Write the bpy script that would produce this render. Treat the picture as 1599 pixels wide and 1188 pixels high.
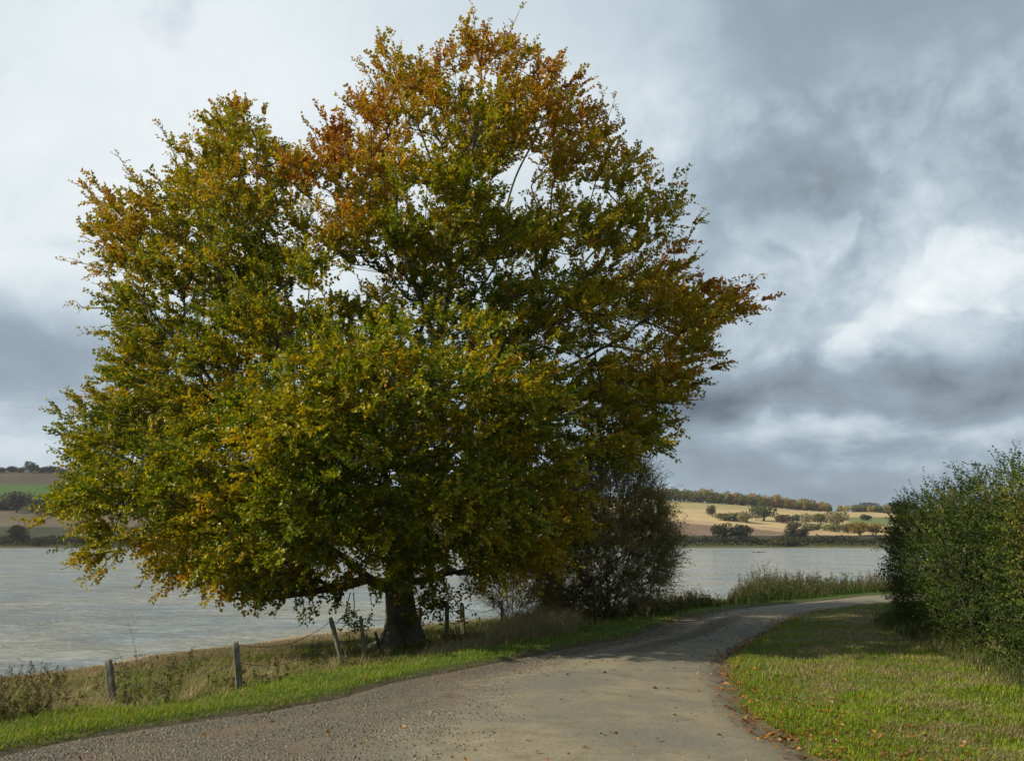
import bpy, math
import numpy as np
from math import radians as R, sin, cos, pi
rng = np.random.default_rng(7)
S = bpy.context.scene
for o in list(bpy.data.objects): bpy.data.objects.remove(o)

# ------------------------------------------------------------------ camera
CAMZ = 2.0; FPX = 1554.6; CX, CY = 799.5, 594.0; HOR = 845.0
PITCH = math.atan((HOR - CY) / FPX)
cd = bpy.data.cameras.new('camera'); cam = bpy.data.objects.new('camera', cd); S.collection.objects.link(cam)
cam.location = (0, 0, CAMZ); cam.rotation_euler = (pi/2 + PITCH, 0, 0)
cd.sensor_width = 36; cd.lens = 35.0; cd.clip_start = 0.1; cd.clip_end = 9000
S.camera = cam

# ------------------------------------------------------------------ sun, sky, exposure
SUN_EL, SUN_TILT = 31.0, 5.0          # sun on the left, a little towards the camera
sv = np.array([-cos(R(SUN_EL))*cos(R(SUN_TILT)), -cos(R(SUN_EL))*sin(R(SUN_TILT)), sin(R(SUN_EL))])
sl = bpy.data.lights.new('sun', 'SUN'); sl.energy = 5.0; sl.angle = R(0.6); sl.color = (1.0, 0.89, 0.70)
so = bpy.data.objects.new('sun', sl); S.collection.objects.link(so)
from mathutils import Vector
so.rotation_euler = Vector(sv).to_track_quat('Z', 'Y').to_euler(); so.location = (-60, -10, 40)

S.view_settings.view_transform = 'Standard'; S.view_settings.look = 'None'
S.view_settings.exposure = 0.25; S.view_settings.gamma = 1.0

class NT:
    """small helper for writing node trees"""
    def __init__(s, tree): s.t = tree; s.n = tree.nodes; s.l = tree.links
    def new(s, kind, **kw):
        n = s.n.new(kind)
        for k, v in kw.items(): setattr(n, k, v)
        return n
    def put(s, sock, v):
        if hasattr(v, 'is_output'): s.l.new(v, sock)
        elif v is not None:
            if isinstance(v, tuple) and len(v) == 3 and sock.type == 'RGBA': v = v + (1,)
            sock.default_value = v
    def math(s, op, a, b=None, c=None, clamp=False):
        n = s.new('ShaderNodeMath', operation=op); n.use_clamp = clamp
        s.put(n.inputs[0], a)
        if b is not None: s.put(n.inputs[1], b)
        if c is not None: s.put(n.inputs[2], c)
        return n.outputs[0]
    def vmath(s, op, a, b=None, scale=None):
        n = s.new('ShaderNodeVectorMath', operation=op); s.put(n.inputs[0], a)
        if b is not None: s.put(n.inputs[1], b)
        if scale is not None: s.put(n.inputs['Scale'], scale)
        return n.outputs[0]
    def noise(s, vec, scale, detail=4, rough=0.5, dist=0.0, out=0):
        n = s.new('ShaderNodeTexNoise'); s.put(n.inputs['Vector'], vec)
        n.inputs['Scale'].default_value = scale; n.inputs['Detail'].default_value = detail
        n.inputs['Roughness'].default_value = rough; n.inputs['Distortion'].default_value = dist
        return n.outputs[out]
    def ramp(s, f, stops, interp='LINEAR'):
        n = s.new('ShaderNodeValToRGB'); s.put(n.inputs[0], f); n.color_ramp.interpolation = interp
        e = n.color_ramp.elements
        while len(e) < len(stops): e.new(0.5)
        for i, (p, c) in enumerate(stops):
            e[i].position = p
            if not isinstance(c, tuple): c = (c, c, c)
            e[i].color = c + (1,)
        return n.outputs[0]
    def smooth(s, v, a, b):
        n = s.new('ShaderNodeMapRange', interpolation_type='SMOOTHSTEP'); s.put(n.inputs[0], v)
        n.inputs[1].default_value = a; n.inputs[2].default_value = b
        return n.outputs[0]
    def mix(s, f, a, b, mode='MIX'):
        n = s.new('ShaderNodeMix', data_type='RGBA', blend_type=mode)
        s.put(n.inputs[0], f); s.put(n.inputs[6], a); s.put(n.inputs[7], b)
        return n.outputs[2]
    def attr(s, name, out='Color'):
        n = s.new('ShaderNodeAttribute', attribute_name=name); return n.outputs[out]
    def bump(s, h, strength=0.5, dist=0.02):
        n = s.new('ShaderNodeBump'); s.put(n.inputs['Height'], h)
        n.inputs['Strength'].default_value = strength; n.inputs['Distance'].default_value = dist
        return n.outputs[0]

def make_world():
    w = bpy.data.worlds.new('World'); S.world = w; w.use_nodes = True
    w.node_tree.nodes.clear(); N = NT(w.node_tree)
    sky = N.new('ShaderNodeTexSky', sky_type='NISHITA'); sky.sun_disc = False
    sky.sun_elevation = R(SUN_EL); sky.sun_rotation = R(-90 - SUN_TILT); sky.air_density = 1.0; sky.dust_density = 2.0
    bg1 = N.new('ShaderNodeBackground'); N.put(bg1.inputs[0], sky.outputs[0]); bg1.inputs[1].default_value = 0.11
    co = N.new('ShaderNodeTexCoord').outputs['Generated']
    d = N.vmath('NORMALIZE', co)
    sp = N.new('ShaderNodeSeparateXYZ'); N.put(sp.inputs[0], d)
    x, y, z = sp.outputs
    az = N.math('ARCTAN2', x, y)                       # 0 = straight down the lane
    el = N.math('ARCSINE', z)
    # cloud deck seen in perspective
    zz = N.math('ADD', N.math('MAXIMUM', z, 0.0), 0.16)
    cb = N.new('ShaderNodeCombineXYZ'); N.put(cb.inputs[0], N.math('DIVIDE', x, zz)); N.put(cb.inputs[1], N.math('DIVIDE', y, zz))
    deck = cb.outputs[0]
    # direction-space coordinates, squeezed so that low cloud banks lie flat
    cb2 = N.new('ShaderNodeCombineXYZ'); N.put(cb2.inputs[0], az); N.put(cb2.inputs[1], N.math('MULTIPLY', N.math('POWER', N.math('MAXIMUM', el, 0.0), .8), 1.15))
    ang = cb2.outputs[0]
    wob = N.vmath('SUBTRACT', N.noise(ang, 4.5, 6, 0.55, 0.0, 1), (0.5, 0.5, 0.5))
    wsp = N.new('ShaderNodeSeparateXYZ'); N.put(wsp.inputs[0], wob)
    azw = N.math('ADD', az, N.math('MULTIPLY', wsp.outputs[0], 0.30))
    elw = N.math('ADD', el, N.math('MULTIPLY', wsp.outputs[1], 0.13))
    n1 = N.noise(deck, 0.75, 8, 0.55, 0.2)
    n2 = N.noise(ang, 7.0, 8, 0.55, 0.15)
    n3 = N.noise(ang, 22.0, 6, 0.6, 0.1)
    puff = N.math('ABSOLUTE', N.math('MULTIPLY', N.math('SUBTRACT', N.noise(ang, 9.0, 7, 0.55, 0.25), .5), 2.0))
    puff2 = N.math('ABSOLUTE', N.math('MULTIPLY', N.math('SUBTRACT', N.noise(ang, 4.0, 7, 0.58, 0.3), .48), 2.0))
    # cloud brightness: left of the lane bright and thin, right thick
    def A(px): return math.atan((px - CX) / FPX)
    def E(py): return math.atan((HOR - py) / FPX * 0.985)
    v = N.math('ADD', 0.53, N.math('MULTIPLY', N.math('SUBTRACT', n1, 0.5), 0.10))
    
    txt = N.math('ADD', .46, N.math('MULTIPLY', N.smooth(az, A(800), A(1300)), .66))
    txt = N.math('MULTIPLY', txt, N.math('SUBTRACT', 1.0, N.math('MULTIPLY', N.smooth(el, E(170), E(70)), .65)))
    v = N.math('ADD', v, N.math('MULTIPLY', N.math('MULTIPLY', N.math('SUBTRACT', n2, 0.5), 0.40), txt))
    v = N.math('ADD', v, N.math('MULTIPLY', N.math('MULTIPLY', N.math('SUBTRACT', n3, 0.5), 0.16), txt))
    v = N.math('ADD', v, N.math('MULTIPLY', N.math('MULTIPLY', N.math('SUBTRACT', puff, .2), 0.36), txt))
    v = N.math('ADD', v, N.math('MULTIPLY', N.math('MULTIPLY', N.math('SUBTRACT', puff2, .2), 0.34), txt))
    # (px, py, sx, sy, amount) : cloud masses, thick ones negative
    # crisp-edged heaps in the broken right half, flat banks low down
    cbk = N.new('ShaderNodeCombineXYZ'); N.put(cbk.inputs[0], az); N.put(cbk.inputs[1], N.math('MULTIPLY', el, 4.2))
    heap = N.smooth(N.noise(ang, 6.5, 9, 0.52, 0.35), .50, .565)
    hreg = N.math('MULTIPLY', N.smooth(az, A(1080), A(1320)), N.math('MULTIPLY', N.smooth(el, E(640), E(560)), N.smooth(el, E(90), E(200))))
    v = N.math('ADD', v, N.math('MULTIPLY', N.math('MULTIPLY', heap, hreg), .13))
    bank = N.smooth(N.noise(cbk.outputs[0], 5.0, 9, 0.55, 0.3), .41, .60)
    v = N.math('ADD', v, N.math('MULTIPLY', N.math('MULTIPLY', N.math('SUBTRACT', bank, .5), N.smooth(el, E(520), E(660))), .12))
    lobes = [(300, 160, 520, 340, .33), (60, 330, 200, 130, .06), (950, 60, 150, 140, .12), (1010, 200, 160, 130, .08),
             (1360, -10, 400, 100, -.19), (1220, 310, 150, 85, -.21), (1330, 240, 90, 60, -.08), (1400, 150, 160, 60, .06), (1560, 260, 90, 80, -.05),
             (1440, 400, 120, 90, .18), (1540, 480, 130, 70, .18), (1480, 250, 70, 90, .14), (1250, 560, 130, 40, .08), (1190, 460, 60, 60, -.06), (1350, 480, 150, 60, .06),
             (1330, 620, 200, 34, -.10), (1120, 650, 130, 34, -.30), (1500, 605, 170, 26, -.25), (1560, 640, 90, 24, -.05),
             (1330, 680, 200, 16, .16), (1400, 720, 260, 14, -.08), (1150, 725, 120, 14, .03), (1260, 780, 320, 16, -.07),
             (90, 585, 210, 50, -.24), (-60, 580, 160, 60, -.06), (40, 480, 180, 50, .08), (150, 420, 60, 14, -.08), (60, 655, 220, 26, .02), (40, 705, 160, 16, .02),
             (600, 600, 300, 100, -.04), (880, 500, 200, 150, -.03)]
    for px, py, sx, sy, am in lobes:
        ax = N.math('MULTIPLY', N.math('SUBTRACT', azw, A(px)), FPX / sx)
        ey = N.math('MULTIPLY', N.math('SUBTRACT', elw, E(py)), FPX / sy)
        r2 = N.math('ADD', N.math('MULTIPLY', ax, ax), N.math('MULTIPLY', ey, ey))
        g = N.math('EXPONENT', N.math('MULTIPLY', r2, -0.6))
        v = N.math('ADD', v, N.math('MULTIPLY', g, am))
    # unseen sky overhead and behind the viewer dimmed to weaken the fill light
    v = N.math('SUBTRACT', v, N.math('MULTIPLY', N.smooth(el, .62, 1.0), .22))
    v = N.math('SUBTRACT', v, N.math('MULTIPLY', N.smooth(N.math('MULTIPLY', y, -1.0), -.2, .6), .16))
    col = N.ramp(v, [(0.0, (.10, .135, .18)), (0.22, (.215, .27, .315)), (0.42, (.285, .365, .435)), (0.60, (.46, .55, .62)),
                     (0.78, (.70, .765, .80)), (1.0, (.88, .91, .92))])
    bg2 = N.new('ShaderNodeBackground'); N.put(bg2.inputs[0], col); bg2.inputs[1].default_value = 0.93
    # thin places let the blue through, high on the left
    hole = N.noise(ang, 5.0, 7, 0.6, 0.4)
    hm = N.math('MULTIPLY', N.smooth(hole, 0.56, 0.72), N.smooth(el, E(260), E(20)))
    hm = N.math('MULTIPLY', hm, N.smooth(az, A(1150), A(700)))
    hm = N.math('MULTIPLY', hm, 0.30)
    mx = N.new('ShaderNodeMixShader'); N.put(mx.inputs[0], hm); N.l.new(bg2.outputs[0], mx.inputs[1]); N.l.new(bg1.outputs[0], mx.inputs[2])
    out = N.new('ShaderNodeOutputWorld'); N.l.new(mx.outputs[0], out.inputs[0])
    w.cycles.sampling_method = 'MANUAL'; w.cycles.sample_map_resolution = 1024
make_world()

# ------------------------------------------------------------------ projection helpers
def ray(px, py):
    a = px - CX; b = CY - py
    d = np.array([a, FPX*cos(PITCH) - b*sin(PITCH), FPX*sin(PITCH) + b*cos(PITCH)], float)
    return d / d[1]                                    # per metre of depth
def at(px, py, Y): d = ray(px, py); return np.array([0, 0, CAMZ]) + d*Y
def atv(px, py, Y):                                    # vectorised
    px = np.asarray(px, float); py = np.asarray(py, float); b = CY - py
    dy = FPX*cos(PITCH) - b*sin(PITCH); dz = FPX*sin(PITCH) + b*cos(PITCH)
    return np.stack([(px-CX)/dy*Y, np.broadcast_to(Y, px.shape), CAMZ + dz/dy*Y], -1)
def onplane(px, py, z=0.0): d = ray(px, py); return at(px, py, (z - CAMZ)/d[2])

# ------------------------------------------------------------------ numeric noise
_T = np.random.default_rng(3).random((256, 256))
def vnoise(x, y, s=1.0, seed=0):
    x = np.asarray(x, float)*s + seed*17.3; y = np.asarray(y, float)*s + seed*9.1
    xi = np.floor(x).astype(int); yi = np.floor(y).astype(int); fx = x-xi; fy = y-yi
    fx = fx*fx*(3-2*fx); fy = fy*fy*(3-2*fy)
    g = lambda a, b: _T[a % 256, b % 256]
    return (g(xi, yi)*(1-fx)+g(xi+1, yi)*fx)*(1-fy) + (g(xi, yi+1)*(1-fx)+g(xi+1, yi+1)*fx)*fy
def fbm(x, y, s=1.0, seed=0, o=4):
    v = 0; a = .5; t = 0
    for k in range(o): v = v + a*vnoise(x, y, s*2**k, seed+k); t += a; a *= .5
    return v/t
def sstep(v, a, b):
    t = np.clip((np.asarray(v, float)-a)/(b-a), 0, 1); return t*t*(3-2*t)

# ------------------------------------------------------------------ road edges (on the flat lane plane)
def catmull(P, n=12):
    P = np.asarray(P, float); Q = np.vstack([2*P[0]-P[1], P, 2*P[-1]-P[-2]]); out = []
    for i in range(1, len(Q)-2):
        for t in np.linspace(0, 1, n, endpoint=False):
            a, b, c, d = Q[i-1], Q[i], Q[i+1], Q[i+2]
            out.append(.5*((2*b)+(-a+c)*t+(2*a-5*b+4*c-d)*t*t+(-a+3*b-3*c+d)*t**3))
    out.append(P[-1]); return np.array(out)
Lpx = [(0,1176),(219,1137),(500,1095),(619,1063),(775,1034),(894,1010),(988,993),(1066,966),(1160,949),(1300,936),(1393,928)]
Rpx = [(1253,1178),(1206,1150),(1153,1109),(1125,1056),(1128,1028),(1153,1009),(1181,993),(1206,979),(1231,965),(1269,956),(1300,951),(1393,941)]
Lw = [(-7.6,-30),(-7.4,0),(-6.6,5)] + [tuple(onplane(*p)[:2]) for p in Lpx] + [(24,42.5),(42,47),(80,50),(160,52)]
Rw = [(3.2,-30),(3.0,0),(2.85,5)] + [tuple(onplane(*p)[:2]) for p in Rpx] + [(20,36.5),(43,41),(82,44),(160,46)]
LE = catmull(Lw, 8); RE = catmull(Rw, 8)
def sdist(P, poly):
    """signed distance to a polyline, positive on its left"""
    P = np.asarray(P, float); best = np.full(len(P), 1e18); sg = np.zeros(len(P))
    for a, b in zip(poly[:-1], poly[1:]):
        d = b-a; L = d@d
        if L < 1e-12: continue
        t = np.clip(((P-a)@d)/L, 0, 1); q = P-(a+t[:, None]*d); r = (q*q).sum(1)
        c = d[0]*(P[:, 1]-a[1])-d[1]*(P[:, 0]-a[0]); m = r < best-1e-12
        best[m] = r[m]; sg[m] = np.sign(c[m])
    return np.sqrt(best)*np.where(sg == 0, 1, sg)
LEc = LE[::2]; REc = RE[::2]
SHORE = 17.0; WATER = -1.6
def ridge_z(X, Y):
    """height of the far hills above the lake, 0..1 along the slope up to the ridge"""
    px = CX + FPX*X/np.maximum(Y, 1)
    row = np.interp(px, [-900, 0, 300, 700, 1010, 1200, 1300, 1390, 1800, 2600], [742, 736, 742, 765, 781, 793, 800, 804, 790, 800])
    top = (HOR-row)/FPX*1120 + CAMZ
    t = np.clip((Y-600)/520, 0, 1.0)
    h = -1.3 + np.clip((Y-556)/20, 0, 1)*1.0
    h = h + (top+.3)*(t**1.08)
    h = h - np.clip((Y-1140)/1500, 0, 1)*22
    return h
def Z(x, y):
    x = np.atleast_1d(np.asarray(x, float)); y = np.atleast_1d(np.asarray(y, float)); sh = x.shape
    x = x.ravel(); y = y.ravel(); P = np.stack([x, y], 1)
    z = np.zeros(len(x)); near = (y < 240) & (np.abs(x) < 400)
    if near.any():
        p = P[near]; s = sdist(p, LEc); r = -sdist(p, REc)     # s>0 lake side, r>0 field side
        wob = (fbm(p[:, 0], p[:, 1], .18, 5)-.5)*2.6
        zl = np.interp(s+wob*np.clip(s/8, 0, 1), [-1, 0, .25, 1.3, 3, 5, 9, SHORE, 19, 26], [-.03, -.015, .045, .0, -.26, -.50, -.84, -1.58, -1.95, -3.2])
        zr = np.interp(r, [-1, 0, .3, 2, 5, 12, 60], [-.03, -.015, .05, .09, .12, .25, 1.5])
        bum = (fbm(p[:, 0], p[:, 1], .9, 2)-.5)*.16 + (fbm(p[:, 0], p[:, 1], 3.1, 8, 2)-.5)*.05
        zz = np.where(s > 0, zl, np.where(r > 0, zr, -.03))
        off = np.maximum(s, r)
        z[near] = zz + bum*np.clip((off-.15)/1.2, 0, 1)*np.where(s > 14, .4, 1)
    far = ~near
    z[far] = np.where(y[far] > 20, -3.2, np.where(x[far] > 0, 1.5, -3.2))
    hill = y > 545
    if hill.any():
        hz = ridge_z(x[hill], y[hill]) + (fbm(x[hill], y[hill], .012, 4)-.5)*5*np.clip((y[hill]-620)/200, 0, 1)
        sh_y = 560 + (fbm(x[hill], y[hill]*0, .02, 9)-.5)*8
        z[hill] = np.where(y[hill] < sh_y, -2.4, hz)
    return z.reshape(sh)
def hit(px, py, y0=4.0, y1=140.0):
    """where the line of sight meets the ground"""
    Y = np.geomspace(y0, y1, 900); P = atv(np.full(900, px), np.full(900, py), Y)
    k = np.argmax(P[:, 2] < Z(P[:, 0], P[:, 1])); p = P[k]; p[2] = Z(p[0], p[1])[0]; return p

# ------------------------------------------------------------------ mesh helpers
def tag(o, label=None, cat=None, group=None, kind=None):
    for k, v in (('label', label), ('category', cat), ('group', group), ('kind', kind)):
        if v: o[k] = v
    return o
def mesh_obj(name, V, F, mat, parent=None, col=None, smooth=False, uv=None):
    """V (n,3); F list of (m,k) index arrays; col (faces,3)"""
    if not isinstance(F, (list, tuple)): F = [F]
    F = [np.asarray(f, np.int32) for f in F if len(f)]
    V = np.asarray(V, np.float32)
    me = bpy.data.meshes.new(name); me.vertices.add(len(V)); me.vertices.foreach_set('co', V.ravel())
    lv = np.concatenate([f.ravel() for f in F]); tot = np.concatenate([np.full(len(f), f.shape[1], np.int32) for f in F])
    st = np.concatenate([[0], np.cumsum(tot)[:-1]]).astype(np.int32)
    me.loops.add(len(lv)); me.loops.foreach_set('vertex_index', lv)
    me.polygons.add(len(tot)); me.polygons.foreach_set('loop_start', st)
    me.polygons.foreach_set('use_smooth', np.full(len(tot), smooth, bool))
    me.update(calc_edges=True)
    if col is not None:
        a = me.attributes.new('col', 'FLOAT_COLOR', 'FACE'); c = np.ones((len(tot), 4), np.float32); c[:, :3] = col
        a.data.foreach_set('color', c.ravel())
    if uv is not None:
        u = me.uv_layers.new(name='uv'); u.data.foreach_set('uv', np.asarray(uv, np.float32)[lv].ravel())
    if mat: me.materials.append(mat)
    o = bpy.data.objects.new(name, me); S.collection.objects.link(o)
    if parent is not None: o.parent = parent
    return o
def empty(name, loc=(0, 0, 0), **kw):
    o = bpy.data.objects.new(name, None); S.collection.objects.link(o); o.location = loc; o.empty_display_size = .3
    return tag(o, **kw)
def norm(v): return v/np.maximum(np.linalg.norm(v, axis=-1, keepdims=True), 1e-9)
def frame(d):
    d = norm(d); up = np.where(np.abs(d[:, 2:3]) > .9, np.array([[1., 0, 0]]), np.array([[0, 0, 1.]]))
    a = norm(np.cross(d, up)); return a, np.cross(a, d)
def sticks(P0, P1, r0, r1, k=3):
    """many tapered prisms at once"""
    P0 = np.asarray(P0, float); P1 = np.asarray(P1, float); n = len(P0)
    r0 = np.broadcast_to(r0, n)[:, None]; r1 = np.broadcast_to(r1, n)[:, None]
    a, b = frame(P1-P0); V = np.empty((n, 2*k, 3))
    for i in range(k):
        t = 2*pi*i/k; w = a*cos(t)+b*sin(t); V[:, i] = P0+w*r0; V[:, k+i] = P1+w*r1
    base = (np.arange(n)*2*k)[:, None]; F = []
    for i in range(k):
        j = (i+1) % k; F.append(base+np.array([[i, j, k+j, k+i]]))
    return V.reshape(-1, 3), np.concatenate(F)
def tube(pts, rad, k=8, phase=0.0, cap=True, rough=0.0):
    """one swept tube with parallel frames"""
    pts = np.asarray(pts, float); n = len(pts); T = norm(np.gradient(pts, axis=0)); V = []
    a = frame(T[:1])[0][0]
    for i in range(n):
        a = a - T[i]*(a@T[i]); a /= np.linalg.norm(a); b = np.cross(T[i], a)
        th = np.arange(k)*2*pi/k+phase; rr = rad[i]*(1+rough*(rng.random(k)-.5) if rough else 1)
        rr = np.broadcast_to(rr, k)
        V.append(pts[i]+(np.cos(th)[:, None]*a+np.sin(th)[:, None]*b)*rr[:, None])
    V = np.concatenate(V); i = np.arange(n-1)[:, None]*k; j = np.arange(k)[None]
    F = np.stack([i+j, i+(j+1) % k, i+k+(j+1) % k, i+k+j], -1).reshape(-1, 4)
    return V, F
class Acc:
    def __init__(s): s.V = []; s.F = {}; s.n = 0; s.C = {}
    def add(s, V, F, C=None):
        F = np.asarray(F); k = F.shape[1]; s.F.setdefault(k, []).append(F+s.n); s.V.append(V); s.n += len(V)
        if C is not None: s.C.setdefault(k, []).append(np.broadcast_to(C, (len(F), 3)))
    def build(s, name, mat, parent=None, smooth=False):
        ks = sorted(s.F); V = np.concatenate(s.V); F = [np.concatenate(s.F[k]) for k in ks]
        C = np.concatenate([np.concatenate(s.C[k]) for k in ks]) if s.C else None
        return mesh_obj(name, V, F, mat, parent, C, smooth)
def leafmesh(P, D, Nn, L, W, fold=.25):
    """folded diamond leaves: base P, direction D, face normal Nn"""
    D = norm(D); side = norm(np.cross(D, Nn)); up = np.cross(side, D); L = np.broadcast_to(L, len(P))[:, None]; W = np.broadcast_to(W, len(P))[:, None]
    mid = P+D*L*.48; V = np.stack([P, mid+side*W*.5+up*W*fold, P+D*L, mid-side*W*.5+up*W*fold], 1)
    b = (np.arange(len(P))*4)[:, None]
    return V.reshape(-1, 3), np.stack([b+[[0, 1, 2]], b+[[0, 2, 3]]], 1).reshape(-1, 3)
def blades(P, H, W, lean, turn=None):
    """bent grass blades, 3 triangles each"""
    n = len(P); th = rng.random(n)*2*pi if turn is None else turn; H = np.broadcast_to(H, n); W = np.broadcast_to(W, n); lean = np.broadcast_to(lean, n)
    d = np.stack([np.cos(th), np.sin(th), 0*th], 1); s = np.stack([-np.sin(th), np.cos(th), 0*th], 1)
    up = np.array([[0, 0, 1.]])
    m = P+up*(H*.55)[:, None]+d*(lean*H*.30)[:, None]; t = P+up*(H*np.sqrt(np.clip(1-.5*lean**2, .2, 1)))[:, None]+d*(lean*H*.95)[:, None]
    w = (W*.5)[:, None]
    V = np.stack([P-s*w, P+s*w, m-s*w*.75, m+s*w*.75, t], 1).reshape(-1, 3); b = (np.arange(n)*5)[:, None]
    F = np.stack([b+[[0, 1, 3]], b+[[0, 3, 2]], b+[[2, 3, 4]]], 1).reshape(-1, 3)
    return V, F
def shade(C, n, v=.15, hue=.06):
    C = np.broadcast_to(np.asarray(C, float), (n, 3)); k = 1+(rng.random((n, 1))-.5)*2*v
    return np.clip(C*k*(1+(rng.random((n, 3))-.5)*2*hue), .003, .9)

# ------------------------------------------------------------------ materials
def base_mat(name):
    m = bpy.data.materials.new(name); m.use_nodes = True; m.node_tree.nodes.clear(); return m, NT(m.node_tree)
def finish(N, sh, disp=None):
    o = N.new('ShaderNodeOutputMaterial'); N.l.new(sh, o.inputs[0])
def principled(N, col, rough=.8, normal=None, spec=.3):
    p = N.new('ShaderNodeBsdfPrincipled'); N.put(p.inputs['Base Color'], col); N.put(p.inputs['Roughness'], rough)
    p.inputs['Specular IOR Level'].default_value = spec
    if normal is not None: N.put(p.inputs['Normal'], normal)
    return p.outputs[0]
def leaf_mat(name, trans=.35, gloss=.05, tint=(1, 1, 1), rough=.45):
    m, N = base_mat(name); c = N.mix(1.0, N.attr('col'), tint, 'MULTIPLY')
    d = N.new('ShaderNodeBsdfDiffuse'); N.put(d.inputs[0], c)
    t = N.new('ShaderNodeBsdfTranslucent'); N.put(t.inputs[0], N.mix(1.0, c, (1.1, 1.05, .5), 'MULTIPLY'))
    g = N.new('ShaderNodeBsdfGlossy'); g.inputs['Roughness'].default_value = rough; N.put(g.inputs[0], (.9, .95, 1))
    a = N.new('ShaderNodeMixShader'); a.inputs[0].default_value = trans; N.l.new(d.outputs[0], a.inputs[1]); N.l.new(t.outputs[0], a.inputs[2])
    b = N.new('ShaderNodeMixShader'); b.inputs[0].default_value = gloss; N.l.new(a.outputs[0], b.inputs[1]); N.l.new(g.outputs[0], b.inputs[2])
    finish(N, b.outputs[0]); return m
M_LEAF = leaf_mat('beech_leaf', .36, .022)
M_HEDGE = leaf_mat('hedge_leaf', .26, .006)
M_GRASS = leaf_mat('grass_blade', .32, .008, rough=.6)
M_DRY = leaf_mat('dry_stem', .2, .0)
M_FAR = leaf_mat('far_foliage', .12, .0)
def bark_mat(name, c0, c1, moss=None, sc=9):
    m, N = base_mat(name); co = N.new('ShaderNodeTexCoord').outputs['Object']
    mp = N.new('ShaderNodeMapping'); N.put(mp.inputs[0], co); mp.inputs['Scale'].default_value = (1, 1, .35)
    n = N.noise(mp.outputs[0], sc, 8, .65, .3); f = N.noise(co, sc*5, 5, .6)
    c = N.ramp(n, [(.3, c0), (.7, c1)])
    if moss: c = N.mix(N.smooth(N.noise(co, 3.0, 5, .6), .5, .68), c, moss)
    c = N.mix(.35, c, N.ramp(f, [(.3, .2), (.7, 1.0)]), 'MULTIPLY')
    finish(N, principled(N, c, .85, N.bump(N.math('ADD', n, N.math('MULTIPLY', f, .4)), .6, .03))); return m
M_BARK = bark_mat('beech_bark', (.08, .075, .058), (.20, .19, .145), (.07, .085, .035))
M_TWIG = bark_mat('twig_bark', (.05, .04, .03), (.10, .085, .065))
M_GREYTWIG = bark_mat('grey_twig_bark', (.20, .155, .085), (.34, .27, .15))
M_POST = bark_mat('weathered_post_wood', (.10, .092, .065), (.30, .275, .20), (.13, .15, .06), 14)
m, N = base_mat('rusty_wire'); finish(N, principled(N, N.ramp(N.noise(N.new('ShaderNodeTexCoord').outputs['Object'], 30, 3), [(.35, (.05, .03, .02)), (.65, (.12, .11, .10))]), .6)); M_WIRE = m

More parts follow.
